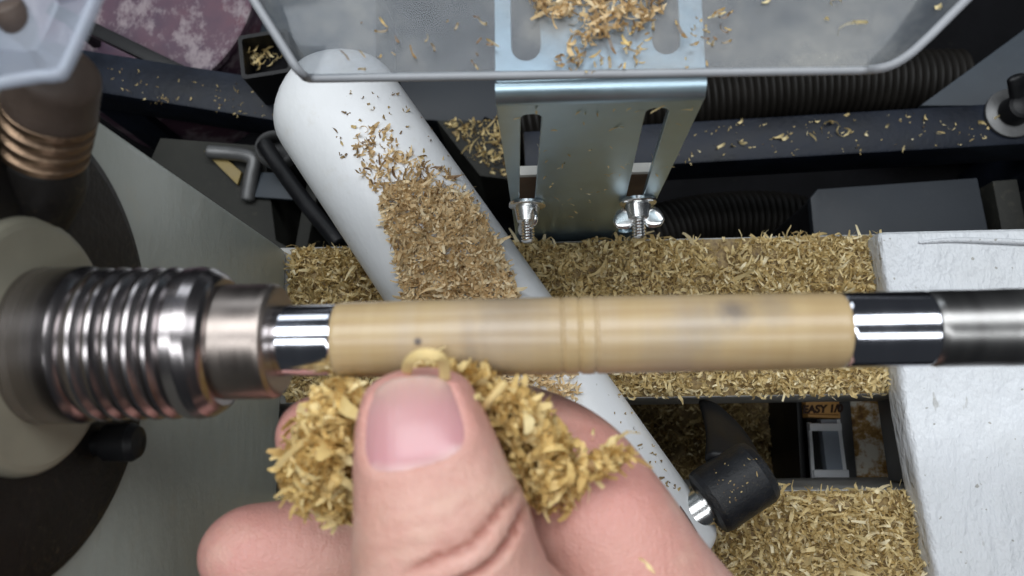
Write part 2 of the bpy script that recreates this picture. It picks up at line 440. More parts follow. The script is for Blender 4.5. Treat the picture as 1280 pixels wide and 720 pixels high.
def shavings(name, pos, mat='chips', size=1.0, flat=0.4, nrm=None, parent=None, tone=(0.55, 0.22), curl=(1.2, 4.4), thinw=(0.6, 1.25), length=(2.4, 6.0), kind='stuff'):
    pos = np.asarray(pos, float); n = len(pos)
    if n == 0: return None
    K = 6
    ang = rng.uniform(curl[0], curl[1], n); L = rng.uniform(length[0], length[1], n) * size
    wd = rng.uniform(thinw[0], thinw[1], n) * size * 0.5
    mul = np.exp(rng.normal(0, 0.34, n)); L = L*mul; wd = wd*mul**0.45
    rad = L / ang
    s = np.linspace(-0.5, 0.5, K)
    th = ang[:, None] * s[None]                                     # n,K
    lx = rad[:, None] * np.sin(th); lz = rad[:, None] * (1 - np.cos(th))
    lz -= lz.mean(1)[:, None]
    hel = rng.normal(0, 0.28, n)[:, None] * L[:, None] * s[None]
    prof = (0.35 + 0.65 * np.cos(s * PI * 0.9))[None] * wd[:, None] * rng.uniform(0.75, 1.25, (n, K))
    tw = rng.normal(0, 0.9, n)[:, None] * s[None]
    A = np.stack([lx, hel + prof*np.cos(tw), lz + prof*np.sin(tw)], -1)
    B = np.stack([lx, hel - prof*np.cos(tw), lz - prof*np.sin(tw)], -1)
    loc = np.stack([A, B], 2).reshape(n, K*2, 3)
    R = rand_rot(n, flat)
    if nrm is not None:
        nz = np.asarray(nrm, float); nz = nz/np.linalg.norm(nz, axis=1)[:, None]
        hx = np.tile(np.array([1.0, 0.13, 0.2]), (n, 1)); nx = np.cross(hx, nz); nx /= np.linalg.norm(nx, axis=1)[:, None]
        ny = np.cross(nz, nx); R = np.stack([nx, ny, nz], -1) @ R
    W = np.einsum('nij,nkj->nki', R, loc) + pos[:, None, :]
    V = W.reshape(-1, 3)
    base = (np.arange(n) * K*2)[:, None, None]
    q = np.array([[2*i, 2*i+1, 2*i+3, 2*i+2] for i in range(K-1)])[None]
    Fc = (base + q).reshape(-1, 4)
    me = bpy.data.meshes.new(name)
    me.vertices.add(len(V)); me.vertices.foreach_set('co', (V*MM).ravel())
    me.loops.add(Fc.size); me.loops.foreach_set('vertex_index', Fc.ravel().astype(np.int32))
    me.polygons.add(len(Fc)); me.polygons.foreach_set('loop_start', np.arange(0, Fc.size, 4, dtype=np.int32))
    me.update(calc_edges=True); me.validate()
    at = me.attributes.new('tone', 'FLOAT', 'POINT')
    tn = np.clip(rng.normal(tone[0], tone[1], n), 0, 1)
    at.data.foreach_set('value', np.repeat(tn, K*2).astype(np.float32))
    o = finish(name, me, mat, parent, 180)
    if kind: o['kind'] = kind
    return o
def in_poly(poly, n):
    P = np.array(poly, float); lo, hi = P.min(0), P.max(0); out = []
    while len(out) < n:
        q = rng.uniform(lo, hi, (n*2, 2)); ins = np.zeros(len(q), bool); j = len(P)-1
        for i in range(len(P)):
            c = ((P[i,1] > q[:,1]) != (P[j,1] > q[:,1])) & (q[:,0] < (P[j,0]-P[i,0])*(q[:,1]-P[i,1])/(P[j,1]-P[i,1]+1e-9)+P[i,0])
            ins ^= c; j = i
        out.extend(q[ins].tolist())
    return np.array(out[:n])
def bvh_of(*objs):
    V = []; Fc = []
    for o in objs:
        off = len(V); V += [v.co * 1000 for v in o.data.vertices]
        Fc += [[i + off for i in p.vertices] for p in o.data.polygons]
    return BVHTree.FromPolygons(V, Fc)
def drop_on(bvh, pts2d, lift=(0.2, 0.8)):
    """points of the photo turned into places on a surface"""
    pos = []; nr = []
    for px, py in pts2d:
        d = ray(px, py).normalized(); h = bvh.ray_cast(CAM, d, 1000)
        if h[0] is None: continue
        nn = h[1] if h[1].dot(d) < 0 else -h[1]
        pos.append(h[0] + nn * random.uniform(*lift)); nr.append(nn)
    return pos, nr
def mound(name, poly, z0, hfun, mat, parent=None, step=1.6, kind='stuff'):
    """low uneven heap on a flat surface inside a world polygon"""
    P = np.array(poly, float); lo, hi = P.min(0), P.max(0)
    nx = max(2, int((hi[0]-lo[0])/step)); ny = max(2, int((hi[1]-lo[1])/step))
    V = []; Fc = []
    for j in range(ny+1):
        for i in range(nx+1):
            x = lo[0]+(hi[0]-lo[0])*i/nx; y = lo[1]+(hi[1]-lo[1])*j/ny
            V.append((x, y, z0 + hfun(x, y)))
    for j in range(ny):
        for i in range(nx):
            a = j*(nx+1)+i; Fc.append((a, a+1, a+nx+2, a+nx+1))
    o = mesh_obj(name, V, Fc, mat, parent, 180); o['kind'] = kind
    at = o.data.attributes.new('tone', 'FLOAT', 'POINT'); at.data.foreach_set('value', np.full(len(V), 0.08, np.float32))  # low tone paints the shade seen in gaps between the shavings
    return o

# ================================================================== SETTING
FLOOR = -230.0
fl = box_obj('floor', -700, 900, -500, 1100, FLOOR-10, FLOOR, 'floor', 0); tag(fl, kind='structure')

# ================================================================== LATHE (bed + headstock)
XF = PZ(353, 480, 0).x                      # plane of the headstock's right face
YB0 = PZ(1000, 294, 0).y; YB1 = PZ(950, 496, 0).y      # rear way
YF0 = PZ(1050, 611, 0).y; YF1 = YF0 - 50               # front way
AXD = 124.0
ax_p = PD(730, 419, AXD); AY, AZ = ax_p.y, ax_p.z       # spindle axis
XE = 330.0
lathe_t = thing('wood_lathe', 'off-white wood lathe with dark iron bed and tall headstock', 'lathe', (XF-60, (YB0+YF1)/2, FLOOR))
parts = []
parts.append(box_obj('bed_way', XF-120, XE, YB1, YB0, -58, 0, 'iron', 1.0))
parts.append(box_obj('bed_way', XF-120, XE, YF1, YF0, -58, 0, 'iron', 1.0))
for x0, x1 in ((XF-118, XF-30), (XE-70, XE-2)):
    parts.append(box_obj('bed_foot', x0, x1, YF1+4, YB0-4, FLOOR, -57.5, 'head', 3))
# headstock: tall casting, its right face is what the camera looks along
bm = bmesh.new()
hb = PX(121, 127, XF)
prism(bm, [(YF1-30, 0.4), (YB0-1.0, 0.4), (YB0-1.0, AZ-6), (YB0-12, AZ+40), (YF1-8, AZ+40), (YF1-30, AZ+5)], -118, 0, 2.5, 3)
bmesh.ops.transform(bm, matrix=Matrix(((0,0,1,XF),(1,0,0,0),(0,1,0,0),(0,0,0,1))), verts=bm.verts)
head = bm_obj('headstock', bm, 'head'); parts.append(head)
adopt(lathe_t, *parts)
ring = lathe('bearing_ring', [(0, 36), (0, 38.5), (0.6, 39.0), (1.2, 38.6), (1.5, 37), (1.5, 20)], (XF+0.1, AY, AZ), (1, 0, 0), 'blackcast', 96)
boss = lathe('spindle_boss', [(0, 20.6), (1.4, 20.4), (2.2, 19.8), (2.5, 18.8), (2.5, 9)], (XF+1.2, AY, AZ), (1, 0, 0), 'boss', 80)
kp = PX(150, 553, XF+6)
knob = lathe('lock_knob', [(0, 2.4), (3.0, 2.4), (3.4, 3.3), (8.2, 3.5), (9.4, 2.8), (9.8, 1.0)], (XF+0.1, kp.y, kp.z), (1, 0, 0), 'black', 32)
bpy.context.view_layer.update()
for o in (ring, boss, knob):
    o.parent = head; o.matrix_parent_inverse = head.matrix_world.inverted()

# ================================================================== TAILSTOCK (white casting at right)
ZT = 12.0
tp = [PZ(*q, ZT) for q in ((1097, 289), (1104, 330), (1116, 400), (1124, 460), (1133, 520), (1148, 600), (1160, 660), (1178, 760), (1200, 880))]
poly = [(p.x, p.y) for p in tp]
poly = [(XE-20, tp[0].y)] + poly + [(XE-20, tp[-1].y)]
tail_t = thing('tailstock', 'thick white painted tailstock casting on the bed, dotted with paint chips', 'tailstock', (230, 0, 0))
bm = bmesh.new(); prism(bm, poly, 0.3, ZT, 2.2, 3)
bmesh.ops.subdivide_edges(bm, edges=[e for e in bm.edges if e.calc_length() > 30], cuts=6, use_grid_fill=True)
base = bm_obj('base', bm, 'white')
lip_pts = [PZ(1150, 303, ZT+0.2), PZ(1190, 300, ZT+0.4), PZ(1240, 301, ZT+0.6), PZ(1330, 305, ZT+0.6)]
lip = tube_obj('cast_ridge', [tuple(p) for p in lip_pts], [0.5, 0.8, 0.9, 0.9], 'white', 14, 8, None, 1.0)
gp0 = PZ(1124, 470, 0); gp1 = PZ(1142, 618, 0)
guide = poly_obj('guide_block', [(gp0.x+3, YB1-0.8), (gp0.x+40, YB1-0.8), (gp0.x+40, YF0+0.8), (gp1.x+3.4, YF0+0.8)], -26, 1, 'grey', 0.8)
col_ = box_obj('column', 172, 262, YF0-8, YB1+8, ZT-1, AZ+22, 'white', 5)
quill = lathe('quill', [(0, 8), (1, 10), (48, 10)], (128, AY, AZ), (1, 0, 0), 'chrome', 48)
adopt(tail_t, base, lip, guide, col_, quill)

# ================================================================== SPINDLE LINE
def ax(px): return PD(px, 419, AXD).x
def axn(px): return PD(px, 419, AXD-11).x       # at the near side of the chuck
rpx = AXD / F
chuck_t = thing('collet_chuck', 'ribbed steel collet chuck screwed on the spindle', 'chuck', (XF+12, AY, AZ))
R0 = 97.5 * rpx
xs = XF + 2
prof = [(xs, R0*0.95), (xs+0.3, R0*1.02), (axn(44), R0*1.03), (axn(50), R0*0.99), (axn(54), R0*0.935)]
for k in range(5):
    c = 70 + k*24.5; r = R0*(1.0 - 0.003*k)
    prof += [(axn(c-8), r*0.95), (axn(c-4.5), r*0.99), (axn(c), r*1.003), (axn(c+4.5), r*0.99), (axn(c+8.5), r*0.95), (axn(c+11), r*0.93)]
prof += [(axn(186), R0*0.955), (axn(191), R0*0.985), (axn(206), R0*0.99), (axn(220), R0*0.965), (axn(233), R0*0.885), (axn(238), R0*0.82), (axn(239), R0*0.70), (axn(239), R0*0.5)]
cb = lathe('chuck_body', [(x - xs, r) for x, r in prof], (xs, AY, AZ), (1, 0, 0), 'chuck', 128, smooth=28)
RN = 73.0 * rpx
x0 = ax(262); prof = [(x0, RN*0.9), (ax(274), RN*0.985), (ax(280), RN), (ax(335), RN), (ax(341), RN*0.985), (ax(345), RN*0.94), (ax(346), RN*0.88), (ax(346), 2)]
nut = lathe('collet_nut', [(x-x0, r) for x, r in prof], (x0, AY, AZ), (1, 0, 0), 'nut', 112, smooth=28)
adopt(chuck_t, cb, nut)
RB_ = 45.0 * rpx
def bushing(label, xa, xb, r):
    o = lathe('bushing', [(0, r*0.97), (0.3, r), (xb-xa-0.35, r), (xb-xa, r*0.965)], (xa, AY, AZ), (1, 0, 0), 'chrome', 96, smooth=40)
    o.data.transform(Matrix.Translation((-xa*MM, -AY*MM, -AZ*MM))); o.location = (xa*MM, AY*MM, AZ*MM)
    return tag(o, label, 'bushing', 'steel bushings at the ends of the wooden blank')
bushing('bright steel bushing between the ribbed chuck and the wooden blank', ax(344), ax(419), RB_)
bushing('bright steel bushing between the wooden blank and the dull shaft', ax(1047), ax(1150), RB_*1.04)

# the turned blank
RBk = 48.2 * rpx
def mat_blank():
    n = N('turned_blank_wood'); c = n.coord()
    sep = n.n('ShaderNodeSeparateXYZ'); n.l(c, sep.inputs[0])
    b1 = n.noise(70, 4, 0.55, c, (1.0, 0.25, 0.25))
    b2 = n.noise(420, 3, 0.6, c, (1.0, 0.03, 0.03))
    col = n.ramp(b1, [(0.30, (0.40, 0.285, 0.145)), (0.46, (0.48, 0.355, 0.19)), (0.60, (0.455, 0.35, 0.225)), (0.72, (0.29, 0.24, 0.185))])
    col = n.mix(n.ramp(b2, [(0.4, 0.0), (0.8, 0.28)]), col, (0.40, 0.26, 0.12))
    g = n.noise(900, 4, 0.6, c, (0.05, 1.0, 1.0))
    col = n.mix(n.ramp(g, [(0.42, 0.0), (0.72, 0.32)]), col, (0.33, 0.20, 0.09))
    for (px, py, rad, soft, dark, ccol) in ((918, 388, 2.0, 2.6, 0.75, (0.14, 0.12, 0.11)), (965, 384, 2.8, 3.0, 0.40, (0.22, 0.18, 0.14)), (880, 402, 3.5, 4.0, 0.35, (0.25, 0.23, 0.22)),
                                             (655, 405, 6.5, 6.0, 0.28, (0.26, 0.22, 0.20)), (640, 378, 4.5, 5.0, 0.4, (0.22, 0.17, 0.12)), (522, 427, 0.55, 0.5, 0.95, (0.05, 0.03, 0.025)), (845, 440, 5.0, 5, 0.2, (0.25, 0.22, 0.2))):
        q = blank_pt(px, py) - Vector((BX0, AY, AZ))
        d = n.n('ShaderNodeVectorMath', _operation='DISTANCE'); n.l(c, d.inputs[0]); d.inputs[1].default_value = q * MM
        wob = n.math('ADD', d.outputs['Value'], n.math('MULTIPLY', n.math('SUBTRACT', n.noise(500, 3, 0.6, c), 0.5), rad*MM*0.9))
        k = n.n('ShaderNodeMapRange'); n.l(wob, k.inputs[0])
        k.inputs[1].default_value = max(0.0, rad - soft*0.5)*MM; k.inputs[2].default_value = (rad + soft*0.5)*MM; k.inputs[3].default_value = dark; k.inputs[4].default_value = 0
        col = n.mix(k.outputs[0], col, ccol)
    nm = n.bump(b2, 0.10, 0.0002); nm = n.bump(g, 0.08, 0.0001, nm)
    return n.done(n.bsdf(col, 0.36, 0, nm, Coat__Weight=0.25, Coat__Roughness=0.22))
BX0 = ax(419); BX1 = ax(1047)
def blank_pt(px, py):
    d = ray(px, py).normalized(); o = CAM
    a = d.y**2 + d.z**2; b = 2*((o.y-AY)*d.y + (o.z-AZ)*d.z); c = (o.y-AY)**2 + (o.z-AZ)**2 - RBk**2
    t = (-b - math.sqrt(max(0, b*b-4*a*c)))/(2*a); return o + d*t
M['blank'] = mat_blank()
prof = [(0, RBk*0.93), (0.25, RBk*0.962), (0.8, RBk*0.975)]
LB = BX1 - BX0
grooves = [ax(703)-BX0, ax(724)-BX0, ax(744)-BX0]
for i in range(1, 520):
    x = 0.8 + (LB-1.6)*i/520; r = RBk*(0.975 + 0.03*math.sin(PI*x/LB)**0.8 - 0.004*x/LB)
    for g in grooves:
        r -= 0.26*math.exp(-((x-g)/0.24)**2)
    if grooves[0] < x < grooves[2]: r += 0.04*abs(math.sin((x-grooves[0])/(grooves[2]-grooves[0])*2*PI))
    prof.append((x, r))
prof += [(LB-0.6, RBk*0.97), (LB-0.15, RBk*0.955), (LB, RBk*0.93)]
blank = lathe('turned_pen_blank', prof, (BX0, AY, AZ), (1, 0, 0), 'blank', 96, smooth=60)
blank.data.transform(Matrix.Translation((-BX0*MM, -AY*MM, -AZ*MM))); blank.location = (BX0*MM, AY*MM, AZ*MM)
tag(blank, 'pale tan turned wooden pen blank with three fine grooves, held between steel bushings', 'pen blank')
xs0 = ax(1150); xs1 = 130
RS = 47.0 * rpx
prof = [(0, RS*0.93), (0.6, RS*0.985), (1.2, RS*1.0)]
L_ = xs1 - xs0
for i in range(1, 60):
    x = 1.2 + (L_-1.2)*i/60
    prof.append((x, RS*(1.0 + 0.003*math.sin(i*0.9) + 0.01*(i > 8))))
sh = lathe('mandrel_shaft', prof, (xs0, AY, AZ), (1, 0, 0), 'shaft', 96, smooth=50)
sh.data.transform(Matrix.Translation((-xs0*MM, -AY*MM, -AZ*MM))); sh.location = (xs0*MM, AY*MM, AZ*MM)
tag(sh, 'dull dark steel shaft running from the bright bushing above white casting', 'shaft')

# ================================================================== BANJO (white tool rest base across the bed)
zb = 19.0
A = PZ(424, 140, zb); B = PZ(812, 706, zb)
bw0 = (PZ(515, 108, zb) - PZ(341, 118, zb)).length; 
ban_t = thing('tool_rest_base', 'smooth white rounded tool rest base lying diagonally across the bed', 'tool rest', ((A.x+B.x)/2, (A.y+B.y)/2, 0))
axd = (B - A); L = Vector((axd.x, axd.y, 0)).length; tdir = Vector((axd.x, axd.y, 0)).normalized(); sdir = Vector((-tdir.y, tdir.x, 0))
V = []; Fc = []; nseg = 40; rows = 0
HB = 36.0
hw_end, hw_front = 20.2, 21.2
st = [(-math.cos(a)*15.5, math.sin(a)) for a in np.linspace(0.06, PI/2, 12)] + [(L*k/10, 1.0) for k in range(1, 10)] + [(L + math.sin(a)*4, math.cos(a)*0.25+0.75) for a in np.linspace(0, PI/2, 6)]
for (d, k) in st:
    hw = (hw_end + (hw_front-hw_end)*max(0, min(1, d/L))) * k
    kz = 0.55 + 0.45*k if d < 0 else (0.9 + 0.1*k)
    for j in range(nseg):
        a = 2*PI*j/nseg; ca, sa = math.cos(a), math.sin(a)
        e = 2.6; kk = (abs(ca)**e + abs(sa)**e)**(-1/e)
        z = sa*kk*HB/2
        z = z*kz if z > 0 else max(z, -HB*0.5)
        p = A + tdir*d + sdir*(ca*kk*hw)
        V.append((p.x, p.y, 18.8 + z))
    rows += 1
for i in range(rows-1):
    for j in range(nseg):
        j2 = (j+1) % nseg; Fc.append((i*nseg+j, (i+1)*nseg+j, (i+1)*nseg+j2, i*nseg+j2))
Fc.append(tuple(range(nseg))); Fc.append(tuple((rows-1)*nseg+k for k in range(nseg))[::-1])
bm = bmesh.new(); vs = [bm.verts.new(v) for v in V]
for f in Fc: bm.faces.new([vs[i] for i in f])
banjo = bm_obj('body', bm, 'banjo', None, 60)
za = 27
h0 = PZ(880, 632, za); h1 = PZ(952, 586, za); hd = (h1-h0).normalized(); hl = (h1-h0).length
stud = lathe('stud', [(0, 5.4), (6.0, 5.4), (6.2, 4.6), (7.6, 4.6)], h0 - hd*6.4, hd, 'bolt', 32)
collar = lathe('collar', [(0, 7.0), (1.0, 7.6), (3.0, 7.6), (3.2, 6)], h0 - hd*9.0, hd, 'black', 32)
hub = lathe('lever_hub', [(0, 7.6), (0.6, 8.8), (2.0, 9.2), (hl-2.5, 9.0), (hl-0.8, 8.2), (hl, 6.6), (hl+0.4, 4.0)], h0 + hd*0.6, hd, 'lever', 40)
a0 = PZ(920, 582, 24); a1 = PZ(913, 552, 16); a2 = PZ(900, 525, 4); a3 = PZ(888, 508, -8)
C = catmull([a0, a1, a2, a3], 8); n_ = len(C)
V, Fc = loft(C, np.linspace(9.0, 4.0, n_), np.linspace(3.4, 1.6, n_), (0.3, 0.4, 0.85), 20, 0.6, 1.0, 2.6)
arm = mesh_obj('lever_arm', V, Fc, 'black', None, 60)
adopt(ban_t, banjo, hub, stud, collar, arm)
hub['label'] = 'black lever hub dusted with shavings'

# ================================================================== BRACKET + HOOD
YP = 63.5
th = 1.6; rb = 2.6
zt = PY(750, 124, YP).z + rb
bx0 = PY(620, 126, YP).x; bx1 = PY(880, 120, YP).x
br_t = thing('slotted_bracket', 'bent steel bracket with long slots holding up the plastic hood', 'bracket', ((bx0+bx1)/2, YP, -20))
def bl(px, py): p = PY(px, py, YP); return p.x, p.z
sl = []
for (xt, yt, xb, yb, wd) in ((664, 138, 657, 288, 4.3), (823, 130, 781, 288, 4.6)):
    tx, tz = bl(xt, yt); qx, qz = bl(xb, yb)
    sl.append(slot(qx, qz, tz, wd, 8, tx-qx))
front = curve_plate('front_plate', [[(bx0, -22), (bx1, -22), (bx1, zt-rb), (bx0, zt-rb)]] + sl, th, frame((0, YP, 0), (1, 0, 0), (0, 0, 1)), 'galv')
V = []; Fc = []
for i in range(9):
    a = PI/2*i/8
    for rr in (rb+th/2, rb-th/2):
        yy = YP + rb - rr*math.cos(a); zz = zt - rb + rr*math.sin(a)
        V += [(bx0, yy, zz), (bx1, yy, zz)]
for i in range(8):
    a = i*4; b = a+4
    Fc += [(a, a+1, b+1, b), (a+2, b+2, b+3, a+3), (a, b, b+2, a+2), (a+1, a+3, b+3, b+1)]
bend = mesh_obj('bend', V, Fc, 'galv', None, 50)
ztp = zt
def tpz(px, py): p = PZ(px, py, ztp); return p.x, p.y
ts = []
for (cx, ye, wd) in ((658, 78, 36), (833, 70, 34)):
    xx, yy = tpz(cx, ye); wmm = (PZ(cx+wd/2, ye, ztp)-PZ(cx-wd/2, ye, ztp)).length
    ts.append(slot(xx, yy, yy+42, wmm))
topp = curve_plate('top_plate', [rrect(bx0, bx1, YP+rb, YP+80, 0.6)] + ts, th, frame((0, 0, ztp), (1, 0, 0), (0, 1, 0)), 'galv')
adopt(br_t, front, bend, topp)
# bolts with wing nuts in the slots
def wing_bolt(px, py, ang, label):
    p = PY(px, py, YP); t = thing('wing_bolt', label, 'bolt', (p.x, YP, p.z), 'wing bolts in the bracket slots')
    y0 = YP - th/2
    wsh = lathe('washer', [(0, 4.9), (0.2, 5.1), (1.0, 5.1), (1.2, 4.8)], (p.x, y0-0.05, p.z), (0, -1, 0), 'bolt', 32)
    nutp = lathe('nut', [(0, 3.4), (0.5, 3.6), (4.2, 2.9), (4.6, 2.2)], (p.x, y0-1.2, p.z), (0, -1, 0), 'bolt', 24)
    pr = [(0, 1.7)]
    for k in range(22): pr += [(12.2 + k*0.25 - 12.0, 1.9 if k % 2 else 1.65)]
    pr = [(-0.8, 1.8)] + [(0.2+k*0.42, 1.95 if k % 2 else 1.6) for k in range(26)] + [(11.3, 1.2)]
    studp = lathe('thread', pr, (p.x, y0, p.z), (0, -1, 0), 'bolt', 20)
    ws = [wsh, nutp, studp]
    for s in (-1, 1):
        d = Vector((math.cos(ang)*s, -0.55, math.sin(ang)*s)).normalized()
        c0 = Vector((p.x, y0-3.2, p.z)); C = catmull([c0 + d*2.2, c0 + d*4.4, c0 + d*6.8], 5)
        V, Fc = loft(C, np.array([1.6, 2.2, 2.6, 2.9, 3.0, 3.0, 2.9, 2.7, 2.5, 2.2, 1.7])[:len(C)], np.full(len(C), 0.75), tuple(d.cross(Vector((0, 1, 0)))), 14, 0.5, 1.0)
        ws.append(mesh_obj('wing', V, Fc, 'bolt', None, 60))
    adopt(t, *ws)
wing_bolt(659, 250, 1.2, 'steel wing bolt in the bracket slot beside the white tool rest base')
wing_bolt(797, 246, 0.12, 'steel wing bolt in the bracket slot beside the ribbed hose')
# wooden block the bolts go into
pz_ = PY(660, 216, YP+4).z
wb_t = thing('mounting_block', 'brown block with pale top edge seen through the bracket slots', 'block', (10, YP+22, -20))
wb = box_obj('block', bx0+1, bx1-1, YP+4, YP+5.8, -110, pz_-2.2, 'wood', 0.3)
wt = box_obj('top_strip', bx0+0.5, bx1-0.5, YP+3.4, YP+6.0, pz_-2.1, pz_, 'pale', 0.3)
wl = box_obj('leg', bx0+4, bx1-4, YP+4.2, YP+12, FLOOR, -109.6, 'wood', 0.3)
adopt(wb_t, wb, wt, wl)

# the hood: clear plastic scoop lying on the bracket's top plate
ZH = zt + th/2 + 0.4
hood_t = thing('dust_hood', 'clear grey plastic dust collection hood sprinkled with shavings', 'dust hood', (20, YP+60, ZH))
def hz(px, py, z): p = PZ(px, py, z); return (p.x, p.y, p.z)
HT = 1.6
# profile points: front lip, floor corners, rims (z above)
def pline(pts, n=18):
    P = np.array(pts, float); d = np.r_[0, np.cumsum(np.linalg.norm(np.diff(P, axis=0), axis=1))]
    return np.stack([np.interp(np.linspace(0, d[-1], n), d, P[:, k]) for k in range(3)], 1)
PLs = [pline([hz(380, 94, ZH+4.5), hz(372, 86, ZH+6), hz(318, 0, ZH+9), hz(262, -90, ZH+12)]),
       pline([hz(385, 98, ZH+1.8), hz(382, 88, ZH+2.6), hz(352, 0, ZH+4.5), hz(322, -90, ZH+6)]),
       pline([hz(396, 99, ZH), hz(400, 90, ZH), hz(436, 0, ZH), hz(472, -90, ZH)])]
fr_a = np.array(hz(396, 99, ZH)); fr_b = np.array(hz(1072, 89, ZH))
bk_a = np.array(hz(472, -90, ZH)); bk_b = np.array(hz(1176, -90, ZH))
for k in range(1, 12): PLs.append(pline([fr_a+(fr_b-fr_a)*k/12, bk_a+(bk_b-bk_a)*k/12]))
PLs.append(pline([hz(1072, 89, ZH), hz(1086, 78, ZH), hz(1112, 50, ZH), hz(1146, 0, ZH), hz(1206, -90, ZH)]))
PLs.append(pline([hz(1086, 88, ZH+0.8), hz(1110, 76, ZH+1.6), hz(1138, 48, ZH+2.4), hz(1180, 0, ZH+3.4), hz(1250, -90, ZH+5)]))
PLs.append(pline([hz(1096, 87, ZH+2.0), hz(1114, 82, ZH+3), hz(1134, 70, ZH+4), hz(1160, 46, ZH+5), hz(1206, 0, ZH+7), hz(1296, -90, ZH+10)]))
nc = len(PLs); NY = 17
secs = [[tuple(PLs[k][j]) for k in range(nc)] for j in range(NY+1)]
V = []; Fc = []
for up in (0, HT):
    for row in secs:
        V += [(x, y, z+up) for x, y, z in row]
off = (NY+1)*nc
for j in range(NY):
    for k in range(nc-1):
        a = j*nc+k; Fc.append((a, a+nc, a+nc+1, a+1)); Fc.append((off+a, off+a+1, off+a+nc+1, off+a+nc))
for k in range(nc-1):
    Fc.append((k, k+1, off+k+1, off+k)); a = NY*nc+k; Fc.append((a, off+a, off+a+1, a+1))
for j in range(NY):
    a = j*nc; Fc.append((a, off+a, off+a+nc, a+nc)); a = j*nc+nc-1; Fc.append((a, a+nc, off+a+nc, off+a))
bm = bmesh.new(); vs = [bm.verts.new(v) for v in V]
for f in Fc: bm.faces.new([vs[i] for i in f])
scoop = bm_obj('scoop', bm, 'hood', None, 30)
lipc = [secs[j][0] for j in range(NY, 0, -1)] + [secs[0][k] for k in range(nc)] + [secs[j][nc-1] for j in range(1, NY+1)]
lc = catmull([(x, y-0.2, z+0.8) for x, y, z in lipc], 2)
lipV, lipF = loft(lc, np.full(len(lc), 0.85), np.full(len(lc), 0.85), (0.05, 0.02, 1), 10, 0.5, 0.5)
M['hoodlip'] = mat_simple('hood_lip_plastic', (0.30, 0.31, 0.33), 0.4, 0, 0.1, 60, 0.05)
lipo = mesh_obj('front_lip', lipV, lipF, 'hoodlip', None, 60)
adopt(hood_t, scoop, lipo)

# ================================================================== BACKGROUND under and behind the lathe
def bar_px(name, p0, p1, z, wid, hgt, mat, bevel=1.2):
    a = PZ(*p0, z); b = PZ(*p1, z); a.z = b.z = z - hgt/2
    return obox(name, a, b, wid, hgt, mat, (0, 0, 1), bevel)
def legs_to_floor(pts, z, wid, mat):
    out = []
    for p in pts:
        out.append(box_obj('leg', p[0]-wid/2, p[0]+wid/2, p[1]-wid/2, p[1]+wid/2, FLOOR, z, mat, 0.8))
    return out
ZR = -115.0
dR = 0.37
rail = bar_px('rail', (655, 190), (1420, 145), ZR, 21, 26, 'navy')
rp = PZ(1420, 145, ZR); rp0 = PZ(668, 189, ZR)
rt = thing('stand_rail', 'navy blue square steel rail behind the bed with scattered shavings on it', 'rail', (rp.x, rp.y, FLOOR))
adopt(rt, rail, *legs_to_floor([(rp.x-14, rp.y), (rp0.x+13, rp0.y)], ZR-25.5, 20, 'navy'))
rail2 = bar_px('rail', (60, 80), (470, 145), ZR, 21, 26, 'navy')
rp = PZ(75, 82, ZR); rp0 = PZ(460, 143, ZR)
rt2 = thing('stand_rail', 'dark steel rail crossing between the headstock and the pink lid', 'rail', (rp.x, rp.y, FLOOR))
adopt(rt2, rail2, *legs_to_floor([(rp.x+12, rp.y), (rp0.x-12, rp0.y)], ZR-25.5, 20, 'navy'))
# wing nut on the right rail
p = PZ(1262, 143, ZR)
wn = thing('wing_nut', 'black wing nut with round washer on the navy rail', 'wing nut', p)
ws = lathe('washer', [(0, 11.5), (0.4, 12), (1.8, 12), (2.2, 11.5)], (p.x, p.y, ZR+0.05), (0, 0, 1), 'grey', 40)
hb_ = lathe('hub', [(0, 6.5), (1, 7), (8, 5.8), (9, 4.5)], (p.x, p.y, ZR+2.2), (0, 0, 1), 'black', 32)
wl = [ws, hb_]
for sgn, ang in ((1, 1.9), (1, 0.25)):
    d = Vector((math.cos(ang), math.sin(ang), 0.75)).normalized(); c0 = Vector((p.x, p.y, ZR+6))
    C = catmull([c0 + d*4, c0 + d*9, c0 + d*15], 5)
    V, Fc = loft(C, np.linspace(3.0, 4.6, len(C)), np.full(len(C), 2.2), tuple(d.cross(Vector((math.cos(ang+1.57), math.sin(ang+1.57), 0)))), 16, 0.4, 0.9)
    wl.append(mesh_obj('wing', V, Fc, 'black', None, 60))
adopt(wn, *wl)
# ribbed hoses
def hose(label, pts, r, pitch=4.2):
    C = catmull(pts, 60); seg = np.r_[0, np.cumsum(np.linalg.norm(np.diff(C, axis=0), axis=1))]
    s = np.arange(0, seg[-1], pitch/4); C2 = np.stack([np.interp(s, seg, C[:, k]) for k in range(3)], 1)
    R = r*(1 + 0.055*np.array([-1, 0.4, 1, 0.4])[np.arange(len(s)) % 4])
    V, Fc = loft(C2, R, R, (0, 0, 1), 28, 0.1, 0.1)
    o = mesh_obj('ribbed_hose', V, Fc, 'hose', None, 80)
    return tag(o, label, 'hose', None)
zh = FLOOR + 26
def hp(px, py, z): p = PZ(px, py, z); return (p.x, p.y, p.z)
hose('brown-black ribbed hose lying beyond the navy rail', [hp(1200, 104, FLOOR+24), hp(1040, 108, FLOOR+24), hp(900, 122, FLOOR+24), hp(760, 140, FLOOR+24), hp(640, 160, FLOOR+24), hp(560, 180, FLOOR+24)], 19)
hose('brown-black ribbed hose curling between the navy rail and the bed', [hp(745, 330, FLOOR+52), hp(800, 300, FLOOR+44), hp(880, 279, FLOOR+34), hp(975, 276, FLOOR+26), hp(1060, 300, FLOOR+22)], 16, 3.8)
